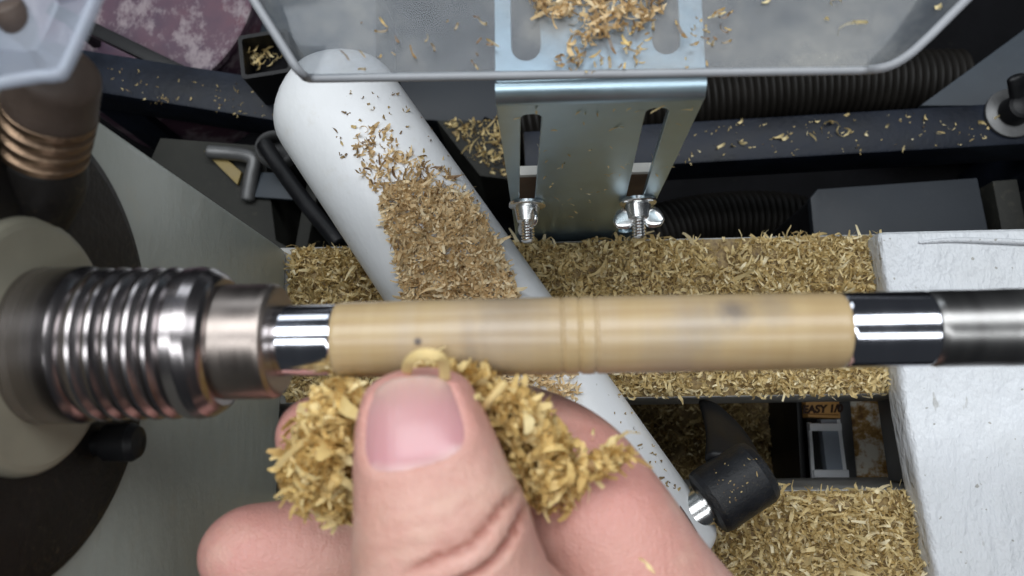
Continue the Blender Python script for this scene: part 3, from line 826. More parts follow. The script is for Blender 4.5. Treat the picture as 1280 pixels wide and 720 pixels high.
# dark box behind the bed
zb_ = -95.0
q = [PZ(*k, zb_) for k in ((1013, 247), (1022, 236), (1222, 222), (1244, 330), (1022, 345))]
bt = thing('equipment_box', 'flat slate grey box with clipped corner behind the white casting', 'box', (q[0].x+20, q[0].y, FLOOR))
b1 = poly_obj('lid', [(p.x, p.y) for p in q], zb_-5, zb_, 'box', 0.7)
cx_ = sum(p.x for p in q)/5; cy_ = sum(p.y for p in q)/5
b2 = poly_obj('case', [(cx_+(p.x-cx_)*0.96, cy_+(p.y-cy_)*0.96) for p in q], FLOOR, zb_-4.8, 'black', 0.7)
adopt(bt, b1, b2)
q0 = PZ(1256, 225, -105); q1 = PZ(1276, 330, -105)
po = obox('post', (q0.x, q0.y, -118), (q1.x, q1.y, -118), 11, 26, 'drab'); 
pt = thing('drab_upright', 'dusty dark upright plate beside the slate grey box', 'plate', (q0.x, q0.y-10, FLOOR))
pb = box_obj('foot', q0.x-4, q0.x+6, q0.y-22, q0.y-6, FLOOR, -130.8, 'drab', 0.5); adopt(pt, po, pb)
# blue-grey panel at upper right
zp = -150.0
q = [PZ(*k, zp) for k in ((1150, 132), (1300, 22), (1420, -60), (1500, 60), (1500, 132))]
tag(poly_obj('slate_panel', [(p.x, p.y) for p in q], FLOOR+0.2, zp, 'slate', 1.0), 'large blue-grey panel beyond the navy rail behind the black wing nut', 'panel')
# panel top left of hood
q = [PZ(*k, -170) for k in ((262, -30), (330, 48), (362, 100), (470, 100), (470, -30))]
tag(poly_obj('slate_panel', [(p.x, p.y) for p in q], FLOOR+0.2, -170, 'slate', 1.0), 'blue-grey panel between the pink lid and the plastic hood', 'panel')
q = [PZ(*k, -165) for k in ((500, 95), (634, 95), (620, 152), (606, 146), (598, 158), (540, 150), (500, 150))]
tag(poly_obj('grey_board', [(p.x, p.y) for p in q], FLOOR+0.2, -165, 'box', 0.6), 'dark grey board beneath the hood beside the bracket', 'board')
q = [PZ(*k, -150) for k in ((545, 150), (632, 150), (640, 225), (600, 220), (572, 185))]
ledge = poly_obj('litter_ledge', [(p.x, p.y) for p in q], FLOOR+0.2, -150, 'drab', 1.0)
tag(ledge, 'dark ledge littered with shavings between tool rest base and bracket', 'ledge')
# pink lid
pc = PZ(165, -15, -150)
rl = (PZ(292, 60, -150) - pc).length
pl = thing('round_lid', 'dusty pink and purple round plastic lid beyond the dark rail', 'lid', (pc.x, pc.y, FLOOR))
prl = [(0, rl*0.97), (FLOOR*-1-153, rl*0.97), (-FLOOR-152.5, rl), (-FLOOR-148.5, rl), (-FLOOR-147.8, rl*0.985), (-FLOOR-147.8, rl*0.94), (-FLOOR-150, rl*0.92), (-FLOOR-150, rl*0.3), (-FLOOR-150, 0.5)]
lid = lathe('lid_top', prl, (pc.x, pc.y, FLOOR), (0, 0, 1), 'pink', 72)
adopt(pl, lid)
stv = bar_px('black_strut', (60, 8), (262, 106), -118, 6.5, 5, 'black', 0.6)
p0_ = PZ(78, 17, -118)
st_t = thing('black_strut', 'thin black strut lying over the pink round lid', 'strut', (p0_.x, p0_.y, FLOOR))
adopt(st_t, stv, *legs_to_floor([(p0_.x, p0_.y)], -122.7, 5, 'black')); 
# square tube end with shavings in it
zs = -85.0
pcs = PZ(331, 67, zs)
e1 = PZ(362, 60, zs) - PZ(300, 70, zs); sdx = Vector((e1.x, e1.y, 0)).normalized(); 
outer = e1.length/2*1.02
V = []; Fc = []
loops = [rrect(-outer, outer, -outer*0.92, outer*0.92, 2.0, 4), rrect(-outer+1.8, outer-1.8, -outer*0.92+1.8, outer*0.92-1.8, 1.2, 4)]
mwq = frame((pcs.x, pcs.y, zs), sdx, (0, 0, 1)); mwq = Matrix.Translation((pcs.x, pcs.y, 0)) @ Matrix.Rotation(math.atan2(sdx.y, sdx.x), 4, 'Z')
n_ = len(loops[0])
for z in (FLOOR, zs):
    for lp in loops: V += [tuple(mwq @ Vector((x, y, z))) for x, y in lp]
for k in range(n_):
    k2 = (k+1) % n_
    Fc += [(k, k2, 2*n_+k2, 2*n_+k), (n_+k, 3*n_+k, 3*n_+k2, n_+k2), (2*n_+k, 2*n_+k2, 3*n_+k2, 3*n_+k)]
sqt = thing('square_tube', 'open black square tube end holding a few shavings, touching the hood corner', 'tube', (pcs.x, pcs.y, FLOOR))
sq = mesh_obj('tube_wall', V, Fc, 'black', None, 40)
M['tubeplug'] = M['floor']
plug = poly_obj('tube_plug', [tuple((mwq @ Vector((x, y, 0))).xy) for x, y in rrect(-outer+2.2, outer-2.2, -outer*0.92+2.2, outer*0.92-2.2, 1, 2)], zs-16, zs-13, 'floor', 0.2)
adopt(sqt, sq, plug)
# odds and ends between headstock and tool rest base
zq = -110.0
rod_t = tube_obj('bent_rod', [hp(262, 190, zq), hp(290, 192, zq), hp(312, 196, zq+1), hp(318, 203, zq+1), hp(314, 222, zq), hp(310, 248, zq-2)], 3.4, 'grey', 16, 8, None, 0.5)
rd = thing('bent_steel_rod', 'bent grey steel rod lying behind the headstock', 'rod', hp(290, 200, zq)); adopt(rd, rod_t)
sup = poly_obj('drab_board', [tuple(PZ(*k, zq-4).xy) for k in ((200, 172), (330, 182), (345, 300), (395, 330), (250, 330), (170, 240))], FLOOR+0.2, zq-4, 'drab', 0.8)
tag(sup, 'drab olive grey board under the bent steel rod', 'board')
tag(poly_obj('ochre_wedge', [tuple(PZ(*k, zq-3).xy) for k in ((256, 190), (276, 192), (303, 216), (298, 232))], zq-3.8, zq-1.5, 'yellow', 0.3), 'small ochre yellow wedge under the bent steel rod', 'wedge')
tag(poly_obj('grey_plate', [tuple(PZ(*k, zq-1).xy) for k in ((326, 215), (352, 216), (372, 250), (318, 246))], zq-3.9, zq-1, 'slate', 0.4), 'small dark grey plate beside the bent steel rod', 'plate')
bs = tube_obj('brace', [hp(330, 180, -92), hp(350, 210, -90), hp(383, 255, -84), hp(424, 304, -78)], 3.6, 'black', 14, 6, None, 0.3)
br2 = thing('black_brace', 'slanting black brace running from clamp ring towards the bed', 'brace', hp(440, 306, -78))
adopt(br2, bs)
ct = thing('clamp_ring', 'grey clamp ring half hidden under the white tool rest base', 'ring', hp(352, 190, -96))
C = [hp(346 + 22*math.cos(a), 188 + 19*math.sin(a), -96) for a in np.linspace(0.4, 2*PI+0.4, 26)]
V, Fc = loft(np.array(C), np.full(26, 1.6), np.full(26, 4.5), (0, 0, 1), 12, 0.1, 0.1)
cr = mesh_obj('ring', V, Fc, 'grey', None, 60); 
cpo = lathe('post', [(0, 8), (FLOOR*-1-100, 8)], (hp(352, 188, -96)[0], hp(352, 188, -96)[1], FLOOR), (0, 0, 1), 'black', 24)
adopt(ct, cr, cpo)
sl2 = obox('slat', hp(393, 228, -120), hp(378, 310, -120), 6, 4, 'drab')
sl2b = thing('upright_lath', 'narrow grey lath standing behind the slanting black brace', 'lath', (hp(393, 228, -120)[0], hp(393, 228, -120)[1], FLOOR))
pp = hp(385, 270, -120)
adopt(sl2b, sl2, *legs_to_floor([(pp[0], pp[1])], -121.9, 4, 'drab'))

# things seen down through the gap of the bed
ZG = -72.0
cb_t = thing('orange_carton', 'orange carton edge printed EASY, glimpsed through the gap in the bed', 'carton', (PZ(1028, 515, ZG).x, PZ(1028, 515, ZG).y, FLOOR))
q = [PZ(*k, ZG) for k in ((1001, 470), (1046, 470), (1051, 523), (1010, 521))]
ca = poly_obj('carton', [(p.x, p.y) for p in q], FLOOR+0.3, ZG, 'card', 0.4)
adopt(cb_t, ca)
cu = bpy.data.curves.new('lettering', 'FONT'); cu.body = 'EASY 1/0'; cu.size = 0.0041; cu.extrude = 0.00008; cu.shear = 0.2; cu.offset = 0.00022; cu.align_x = 'CENTER'
tb = PZ(1028.2, 515.5, ZG+0.25); tx = PZ(1047, 514.0, ZG) - PZ(1008, 515.2, ZG)
lt = curve_to_mesh('lettering', cu, frame(tb, tx, (0, 1, 0)), 'ink')
ls = obox('stripe', PZ(1009, 517.5, ZG+0.1), PZ(1048, 518.5, ZG+0.1), 0.5, 0.16, 'ink2', (0, 0, 1), 0)
adopt(cb_t, lt, ls)
fr_t = thing('white_frame', 'white plastic frame with dark slot seen through gap in the bed', 'frame', (PZ(1035, 565, ZG).x, PZ(1035, 565, ZG).y, FLOOR))
zf = ZG - 4
pan = poly_obj('dark_panel', [tuple(PZ(*k, zf-6).xy) for k in ((1008, 520), (1034, 520), (1052, 640), (1018, 640))], FLOOR+0.3, zf-6, 'black', 0.3)
pan2 = poly_obj('grey_panel', [tuple(PZ(*k, zf-1).xy) for k in ((1026, 524), (1047, 524), (1064, 640), (1040, 640))], zf-7, zf-1, 'greyplast', 0.3)
rails = []
for a, b in (((1011, 534), (1051, 534)), ((1016, 592), (1060, 592))):
    rails.append(obox('crossbar', PZ(*a, zf), PZ(*b, zf), 3.0, 3.0, 'whiteplast', (0, 0, 1), 0.4))
for a, b in (((1011, 528), (1019, 640)), ((1047, 524), (1062, 640))):
    rails.append(obox('side_bar', PZ(*a, zf-1.5), PZ(*b, zf-1.5), 1.3, 2.4, 'whiteplast', (0, 0, 1), 0.2))
adopt(fr_t, pan, pan2, *rails)
gpst = poly_obj('grey_divider', [tuple(PZ(*k, ZG-6).xy) for k in ((1046, 480), (1061, 480), (1075, 640), (1060, 640))], FLOOR+0.3, ZG-6, 'grey', 0.4)
tag(gpst, 'grey upright divider between white frame and rusty block', 'divider')
rblk = poly_obj('rusty_block', [tuple(PZ(*k, -81).xy) for k in ((1060, 480), (1125, 480), (1140, 650), (1074, 650))], FLOOR+0.3, -81, 'rust', 0.8)
tag(rblk, 'cream painted block with rust stains under the gap beside the white casting', 'block')
tray_t = thing('chip_tray', 'black tray full of fallen shavings beneath the gap in the bed', 'tray', (PZ(800, 560, -112).x, PZ(800, 560, -112).y, FLOOR))
tray = poly_obj('tray_floor', [tuple(PZ(*k, -112).xy) for k in ((540, 440), (990, 440), (1000, 660), (540, 660))], FLOOR+0.3, -112, 'black', 0.6)
twall = poly_obj('tray_wall', [tuple(PZ(*k, -68).xy) for k in ((992, 440), (999, 440), (1012, 660), (1004, 660))], FLOOR+0.3, -68, 'black', 0.6)
adopt(tray_t, tray, twall)

# ================================================================== LAMP on the headstock's rear corner
lamp_t = thing('work_lamp', 'bronze ribbed gooseneck lamp with clear shade by the headstock', 'lamp', PD(30, 230, 136))
n0 = PD(52, 198, 128); n1 = PD(66, 120, 120); n2 = PD(78, 70, 112)
ndir = (n1-n0).normalized()
pr = [(0, 6.0), (1.0, 6.3)]
d0 = 1.4
for k in range(4):
    pr += [(d0+k*2.5, 5.7), (d0+0.7+k*2.5, 6.7), (d0+1.7+k*2.5, 6.7), (d0+2.4+k*2.5, 5.7)]
neck = lathe('ribbed_neck', pr, n0, ndir, 'bronze', 40)
e = n0 + ndir*(d0+9.8)
C = catmull([e - ndir*0.5, e + ndir*2.5, e + ndir*5.5 + Vector((0.5, 0, 0.5))], 6)
V, Fc = loft(C, np.linspace(6.6, 6.0, len(C)), np.linspace(6.6, 6.0, len(C)), (1, 0, 0), 28, 0.2, 0.5)
sleeve = mesh_obj('sleeve', V, Fc, 'brownrub', None, 60)
C = catmull([n0 + ndir*1.0, n0 - ndir*6, n0 - ndir*14 + Vector((-6, -2, -2))], 6)
V, Fc = loft(C, np.linspace(6.4, 9.0, len(C)), np.linspace(6.4, 8.0, len(C)), (1, 0, 0), 28, 0.2, 0.7)
lbase = mesh_obj('base', V, Fc, 'blackcast', None, 60)
# clear shade: flared square dish
sc_ = PD(10, 20, 100)
rim = [PD(*k, 94) for k in ((112, -14), (121, -6), (82, 84), (70, 93), (52, 95), (-70, 92), (-160, -80), (40, -160))]
floor_ = [PD(*k, 104) for k in ((70, 0), (74, 6), (50, 56), (44, 62), (34, 64), (-60, 60), (-120, -60), (20, -110))]
bm = bmesh.new()
r1 = [bm.verts.new(p) for p in rim]; r2 = [bm.verts.new(p) for p in floor_]
for i in range(8): bm.faces.new((r1[i], r1[(i+1) % 8], r2[(i+1) % 8], r2[i]))
bm.faces.new(r2)
geo = bmesh.ops.solidify(bm, geom=bm.faces[:], thickness=1.2)
shade = bm_obj('shade', bm, 'clear', None, 40)
V, Fc = loft(catmull([tuple(p) for p in rim] + [tuple(rim[0])], 4), np.full(33, 0.8), np.full(33, 0.8), (0, 0, 1), 10, 0.1, 0.1)
rimo = mesh_obj('shade_rim', V, Fc, 'clear', None, 60)
stem = tube_obj('stem', [tuple(e + ndir*5), tuple(e + ndir*9 + Vector((-3, 0, 3))), tuple(PD(22, 30, 105.5)), tuple(PD(8, 8, 103.5))], 2.2, 'brownrub', 16, 6)
adopt(lamp_t, neck, sleeve, lbase, stem, shade, rimo)

# ================================================================== HAND
def chain(pts):
    """pts: (px, py, depth, half width px, half thickness mm)"""
    C = catmull([tuple(PD(p[0], p[1], p[2])) + (p[3]*p[2]/F, p[4]) for p in pts], 8)
    return C[:, :3], C[:, 3], C[:, 4]
UPC = np.array(RW @ Vector((0, 0, 1)))         # towards the camera
TH = [(1010, 1330, 150, 150, 17), (860, 1100, 132, 165, 16), (690, 920, 118, 150, 13.5), (590, 790, 111, 132, 11.2), (563, 720, 109, 121, 10.3), (551, 655, 108, 112, 10.0), (540, 605, 108.5, 99, 9.0), (531, 560, 109.5, 90, 8.1), (525, 525, 110.5, 81, 7.2), (523, 500, 111.3, 72, 6.2)]
IX = [(1010, 1060, 142, 120, 12), (880, 860, 136, 118, 12.5), (798, 745, 132, 108, 12), (752, 662, 132, 97, 11.5), (708, 592, 135, 84, 10.8), (655, 552, 137, 70, 9.8), (585, 538, 136, 62, 8.8), (500, 538, 132, 58, 8.2), (440, 542, 131.5, 55, 7.6), (400, 545, 131, 52, 7.0)]
MD = [(1020, 1080, 162, 110, 11), (900, 870, 158, 100, 11), (800, 760, 154, 90, 10.5), (700, 705, 152, 80, 10), (580, 685, 149, 74, 9.6), (470, 686, 146, 70, 9.2), (390, 690, 143, 67, 9), (325, 692, 141, 62, 8.4)]
RG = [(1010, 1100, 178, 95, 10.5), (900, 920, 176, 88, 10), (800, 830, 172, 78, 9.6), (680, 790, 169, 70, 9), (560, 785, 166, 64, 8.5), (450, 795, 162, 60, 8)]
PK = [(1000, 1120, 192, 80, 9), (900, 980, 191, 70, 8.6), (800, 900, 189, 64, 8), (690, 870, 187, 58, 7.5), (590, 875, 185, 54, 7)]
V_all = []; F_all = []
def addc(V, Fc):
    off = sum(len(v) for v in V_all); V_all.append(np.asarray(V)); F_all.extend([tuple(i+off for i in f) for f in Fc])
thC, thA, thB = chain(TH)
addc(*loft(thC, thA, thB, UPC, 40, 0.8, 0.72, 2.25))
for ch, cap in ((IX, 1.05), (MD, 1.25), (RG, 1.1), (PK, 1.1)):
    C, A_, B_ = chain(ch); addc(*loft(C, A_, B_, UPC, 32, 0.8, cap, 2.1))
# palm and forearm
pal = [PD(1000, 1050, 166), PD(1030, 1200, 168), PD(1050, 1400, 168), PD(1080, 1650, 168), PD(1130, 2100, 168), PD(1200, 2900, 168)]
C = catmull([tuple(p) for p in pal], 6); n_ = len(C)
addc(*loft(C, np.interp(np.linspace(0, 1, n_), [0, .2, .4, .6, 1], [15, 17, 18, 22, 30]), np.interp(np.linspace(0, 1, n_), [0, .2, .4, .6, 1], [36, 38, 34, 28, 36]), UPC, 40, 0.6, 0.2))
me = bpy.data.meshes.new('hand_raw'); me.from_pydata((np.concatenate(V_all)*MM).tolist(), [], F_all); me.update()
ho = bpy.data.objects.new('hand_tmp', me); SC.collection.objects.link(ho)
rm = ho.modifiers.new('r', 'REMESH'); rm.mode = 'VOXEL'; rm.voxel_size = 0.00062
sm = ho.modifiers.new('s', 'SMOOTH'); sm.factor = 0.5; sm.iterations = 7
bpy.context.view_layer.update()
me2 = bpy.data.meshes.new_from_object(ho.evaluated_get(bpy.context.evaluated_depsgraph_get()))
bpy.data.objects.remove(ho)
# sculpt creases in the thumb's own coordinates
nv = len(me2.vertices); co = np.empty(nv*3); me2.vertices.foreach_get('co', co); co = co.reshape(-1, 3)*1000
nr = np.empty(nv*3); me2.vertices.foreach_get('normal', nr); nr = nr.reshape(-1, 3)
arc = np.r_[0, np.cumsum(np.linalg.norm(np.diff(thC, axis=0), axis=1))]
T_ = np.gradient(thC, axis=0); T_ /= np.linalg.norm(T_, axis=1)[:, None]
S_ = np.cross(T_, UPC); S_ /= np.linalg.norm(S_, axis=1)[:, None]; U_ = np.cross(S_, T_)
def local(P):
    d = np.linalg.norm(P[:, None, :] - thC[None], axis=2); k = d.argmin(1)
    rel = P - thC[k]
    along = arc[k] + (rel*T_[k]).sum(1); s = (rel*S_[k]).sum(1)/thA[k]; u = (rel*U_[k]).sum(1)/thB[k]
    return along, s, u, np.sqrt(s*s + u*u)
def arc_of(py):      # arc length on the thumb's centre line at a photo row
    pys = np.array([360 - F*((RW.transposed() @ (Vector(c)-CAM)).y / -(RW.transposed() @ (Vector(c)-CAM)).z) for c in thC])
    return float(np.interp(-py, -pys, arc))
tip_arc = arc[-1]
near = np.where((np.abs(co - thC[-12]).max(1) < 42))[0]
al, s, u, rr_ = local(co[near])
on = (rr_ < 1.22) & (u > 0.05)
disp = np.zeros(len(near))
def crease(py, slope, curve, depth, wid, s0=-1.2, s1=1.2, wob=0.0, seed=0):
    c0 = arc_of(py)
    cl = c0 + slope*s + curve*(s*s) + wob*np.sin(s*7+seed)
    m = np.clip((s-s0)/0.25, 0, 1)*np.clip((s1-s)/0.25, 0, 1)
    return -depth*np.exp(-((al-cl)/wid)**2)*m
disp += crease(692, 3.4, 1.2, 1.15, 0.5, -0.9, 1.1, 0.25, 1)
disp += crease(664, 2.6, 0.8, 0.75, 0.42, -0.4, 1.1, 0.2, 2)
disp += crease(650, 0.5, 1.6, 0.16, 0.35, -0.8, 0.6, 0.2, 3)
disp += crease(634, 0.6, 1.0, 0.12, 0.35, -0.6, 0.8, 0.25, 4)
disp += crease(716, 1.0, 1.0, 0.45, 0.5, -0.9, 0.7, 0.3, 5)
disp += crease(618, -0.2, 0.8, 0.08, 0.3, -0.6, 0.6, 0.2, 6)
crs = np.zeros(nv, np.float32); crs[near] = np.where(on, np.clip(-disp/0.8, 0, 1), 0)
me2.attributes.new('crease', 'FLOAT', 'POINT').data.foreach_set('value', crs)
# soft bulges between the creases
disp += 0.35*np.exp(-((al-arc_of(679)-2.4*s)/1.2)**2)*np.clip(1-np.abs(s), 0, 1)
# nail bed and fold
nu0 = arc_of(583); nu1 = tip_arc + 2.3
nc_ = (nu0+nu1)/2; nh = (nu1-nu0)/2; nwd = 0.74; NS = -0.02
def nail_d(al, s): return (np.abs((al-nc_)/nh)**3.0 + np.abs((s-NS)/nwd)**3.2)**(1/3.1)
nd = nail_d(al, s)
disp += np.where(nd < 1.0, -0.40*np.clip((1.0-nd)/0.12, 0, 1), 0.0)
disp += 0.24*np.exp(-((nd-1.1)/0.11)**2)*(al < tip_arc + 1.0)
co2 = co.copy(); co2[near] += np.where(on, disp, 0)[:, None]*nr[near]
me2.vertices.foreach_set('co', (co2*MM).ravel()); me2.update()
# blush: redder skin towards the finger ends and joints
bl_ = np.zeros(nv, np.float32)
for q, r in ((PD(523, 500, 108), 12), (PD(385, 545, 131), 14), (PD(300, 690, 138), 16), (PD(760, 600, 126), 15), (PD(560, 670, 105), 7), (PD(790, 680, 128), 12)):
    bl_ = np.maximum(bl_, np.exp(-(np.linalg.norm(co - np.array(q), axis=1)/r)**2).astype(np.float32))
me2.attributes.new('blush', 'FLOAT', 'POINT').data.foreach_set('value', bl_)
def mat_skin():
    n = N('skin'); c = n.coord()
    at = n.n('ShaderNodeAttribute', _attribute_name='blush')
    f = n.noise(140, 4, 0.6, c)
    col = n.mix(n.ramp(f, [(0.35, 0.0), (0.7, 1.0)]), (0.56, 0.325, 0.25), (0.68, 0.43, 0.345))
    col = n.mix(n.math('MULTIPLY', at.outputs['Fac'], 0.85), col, (0.64, 0.285, 0.255))
    mot = n.noise(420, 4, 0.65, c)
    col = n.mix(n.ramp(mot, [(0.42, 0.0), (0.72, 0.4)]), col, (0.56, 0.27, 0.215))
    blot = n.noise(75, 4, 0.6, c)
    col = n.mix(n.ramp(blot, [(0.42, 0.0), (0.68, 0.55)]), col, (0.62, 0.30, 0.25))
    pale = n.noise(110, 3, 0.5, c)
    col = n.mix(n.ramp(pale, [(0.55, 0.0), (0.75, 0.45)]), col, (0.74, 0.53, 0.41))
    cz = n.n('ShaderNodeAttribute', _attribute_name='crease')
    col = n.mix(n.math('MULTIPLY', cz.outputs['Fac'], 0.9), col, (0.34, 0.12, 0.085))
    v = n.n('ShaderNodeTexVoronoi', _feature='DISTANCE_TO_EDGE', Scale=1500.0); n.l(c, v.inputs['Vector'])
    h1 = n.ramp(v.outputs['Distance'], [(0.0, 0.0), (0.25, 1.0)])
    ln = n.noise(700, 4, 0.65, c, (1.0, 0.22, 0.6))
    nm = n.bump(h1, 0.30, 0.0003); nm = n.bump(ln, 0.32, 0.0006, nm); nm = n.bump(n.noise(260, 3, 0.6, c), 0.25, 0.0010, nm)
    p = n.bsdf(col, 0.42, 0, nm, Subsurface__Weight=0.12, Subsurface__Scale=0.0016)
    p.inputs['Subsurface Radius'].default_value = (1.0, 0.36, 0.2)
    return n.done(p)
M['skin'] = mat_skin()
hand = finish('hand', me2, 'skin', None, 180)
hand_t = thing('person', 'bare right hand pinching shavings against the wooden blank, thumbnail up', 'person', PD(900, 1000, 150))
# the nail
G = 26; V = []; Fc = []
Sx = np.linspace(-1, 1, G); 
def thumb_frame(a):
    a_ = min(a, tip_arc); k = np.interp(a_, arc, np.arange(len(arc))); i = int(min(k, len(arc)-2)); f = k-i
    L = lambda X: X[i]*(1-f)+X[i+1]*f
    return L(thC) + L(T_)*(a-a_), L(S_), L(U_), L(thA), L(thB), L(T_)
for j, b in enumerate(Sx):
    for i, a in enumerate(Sx):
        # square to superellipse
        k = 1/max(1e-6, (abs(a)**3.2 + abs(b)**3.0)**(1/3.1)) * max(abs(a), abs(b)) if (a or b) else 1
        sa, sb = a*k, b*k
        al_ = nc_ + sb*nh; ss = NS + sa*nwd*1.0
        c, S, U, ra, rb_, T = thumb_frame(al_)
        # plate stays a touch flatter than the finger along its length
        over = max(0.0, al_ - tip_arc)
        ht = rb_*max(0, 1-abs(ss)**2.2)**(1/2.15)*1.0 - 0.10 - 0.5*ss*ss + 0.15 - over*0.34 + 0.30*(1-(max(abs(sa), abs(sb)))**6) + 0.35*max(0.0, (al_-nc_)/nh)**2
        p = c + S*ss*ra*0.99 + U*ht
        V.append(p)
n1_ = len(V)
for p in list(V): V.append(p - UPC*0.45)
for j in range(G-1):
    for i in range(G-1):
        a = j*G+i; Fc.append((a, a+1, a+G+1, a+G)); Fc.append((n1_+a, n1_+a+G, n1_+a+G+1, n1_+a+1))
edge = [i for i in range(G)] + [j*G+G-1 for j in range(1, G)] + [(G-1)*G+i for i in range(G-2, -1, -1)] + [j*G for j in range(G-2, 0, -1)]
for a, b in zip(edge, edge[1:]+edge[:1]): Fc.append((a, n1_+a, n1_+b, b))
def mat_nail():
    n = N('nail'); c = n.coord()
    at = n.n('ShaderNodeAttribute', _attribute_name='len')
    col = n.ramp(at.outputs['Fac'], [(0.0, (0.64, 0.40, 0.38)), (0.10, (0.58, 0.285, 0.30)), (0.6, (0.55, 0.29, 0.29)), (0.86, (0.52, 0.31, 0.28)), (1.0, (0.56, 0.38, 0.32))])
    rdg = n.noise(1500, 3, 0.5, c, (1.0, 0.06, 0.3))
    return n.done(n.bsdf(col, 0.27, 0, n.bump(rdg, 0.25, 0.0003), Subsurface__Weight=0.1, Subsurface__Scale=0.001))
M['nail'] = mat_nail()
nail = mesh_obj('thumbnail', V, Fc, 'nail', None, 60)
ll = np.tile(np.repeat((Sx+1)/2, G), 2).astype(np.float32)
nail.data.attributes.new('len', 'FLOAT', 'POINT').data.foreach_set('value', ll)
adopt(hand_t, hand, nail)

# ================================================================== SHAVINGS
def wpoly(pxs, z): return [tuple(PZ(*q, z).xy) for q in pxs]
def heap_h(hmax, x0, x1, y0, y1, edge=6.0, seed=0.0, bare=None):
    def h(x, y):
        e = min(1, (x-x0+0.5)/edge, (x1-x+0.5)/edge, (y-y0+0.5)/edge*1.4, (y1-y+0.5)/edge*1.4)
        e = max(0, e)**0.6
        k = hmax*e*(0.62 + 0.5*noise.noise(Vector((x*0.05, y*0.07, seed))) + 0.25*noise.noise(Vector((x*0.22, y*0.22, seed+4))))
        if bare:
            for (bx, by, br) in bare: k *= min(1, max(0.0, math.hypot(x-bx, y-by)/br - 0.25))
        return max(0.05, k)
    return h
def heap(name, label, x0, x1, y0, y1, hmax, count, seed, bare=None, z0=0.05, xr=None, tone=(0.70, 0.22), size=1.25):
    hf = heap_h(hmax, x0, x1, y0, y1, 6.0, seed, bare)
    g = mound('heap', [(x0, y0), (x1, y0), (x1, y1), (x0, y1)], z0, hf, 'chips')
    pos = []
    while len(pos) < count:
        x = rng.uniform(x0, x1); y = rng.uniform(y0, y1)
        if xr and not xr(x, y): continue
        k = hf(x, y)
        if bare and k < 0.9 and rng.uniform() > 0.10: continue
        pos.append((x, y, z0 + k + rng.uniform(0.1, 1.9)))
    c = shavings('shavings', pos, 'chips', size, 0.34, tone=tone, curl=(2.0, 5.2), thinw=(0.5, 1.0))
    lp = [(p[0], p[1], p[2]+0.4) for p in pos[:count//22]]
    c2 = shavings('long_curls', lp, 'chips', size, 0.55, tone=(tone[0]+0.12, 0.18), curl=(2.5, 6.0), thinw=(0.45, 0.9), length=(5.0, 9.0))
    t = thing(name, label, 'shavings', ((x0+x1)/2, (y0+y1)/2, 0)); t['kind'] = 'stuff'
    adopt(t, g, c, c2); return t
xt_r = PZ(1104, 330, 5).x
b1_ = PZ(905, 322, 0); b2_ = PZ(945, 318, 0)
heap('shavings_heap', 'deep drift of pale curly shavings covering the rear way of the bed', XF+1.5, xt_r+3, YB1+0.5, YB0-0.8, 4.2, 9500, 1.0, [(b1_.x, b1_.y, 7.0), (b2_.x, b2_.y, 4.5)])
xt_f = PZ(1160, 660, 5).x
heap('shavings_heap', 'pale curly shavings piled on the front way of the bed below the black lever', XF+1.5, xt_f+3, YF1+1, YF0-0.5, 4.6, 8600, 5.0, tone=(0.74, 0.22), size=1.4)
# fallen into the tray
q = [PZ(*k, -112) for k in ((700, 480), (1000, 640))]
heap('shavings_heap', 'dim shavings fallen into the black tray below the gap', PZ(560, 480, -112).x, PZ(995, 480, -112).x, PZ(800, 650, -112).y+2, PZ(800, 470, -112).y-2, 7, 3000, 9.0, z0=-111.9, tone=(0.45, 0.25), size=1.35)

# on the tool rest base
bv = bvh_of(banjo)
p1, n1s = drop_on(bv, in_poly([(474, 250), (512, 226), (560, 240), (588, 250), (620, 305), (648, 372), (652, 400), (520, 400), (508, 372), (492, 310)], 2300), (0.3, 2.2))
p2, n2s = drop_on(bv, in_poly([(440, 170), (470, 150), (520, 190), (560, 215), (600, 255), (560, 300), (480, 260), (455, 215)], 380), (0.2, 0.9))
p3, n3s = drop_on(bv, in_poly([(400, 112), (500, 112), (560, 190), (640, 310), (600, 300), (480, 260), (420, 190)], 75), (0.15, 0.5))
p4, n4s = drop_on(bv, in_poly([(735, 470), (758, 470), (850, 610), (840, 620), (770, 520)], 22), (0.15, 0.4))
p5, n5s = drop_on(bv, in_poly([(520, 380), (658, 380), (726, 490), (700, 520), (600, 500)], 900), (0.3, 1.8))
sa_ = shavings('shavings', p1 + p5, 'chipstan', 0.95, 0.45, n1s + n5s, tone=(0.72, 0.22))
sb_ = shavings('loose_shavings', p2, 'chipstan', 0.95, 0.6, n2s, tone=(0.35, 0.25))
sc2 = shavings('dark_flecks', p3 + p4, 'chips', 0.85, 0.75, n3s + n4s, tone=(0.08, 0.10), length=(1.2, 3.2), thinw=(0.5, 1.1))
t = thing('shavings_heap', 'golden shavings spilled down the white tool rest base', 'shavings', (A.x+30, A.y-50, 36)); t['kind'] = 'stuff'
adopt(t, sa_, sb_, sc2)
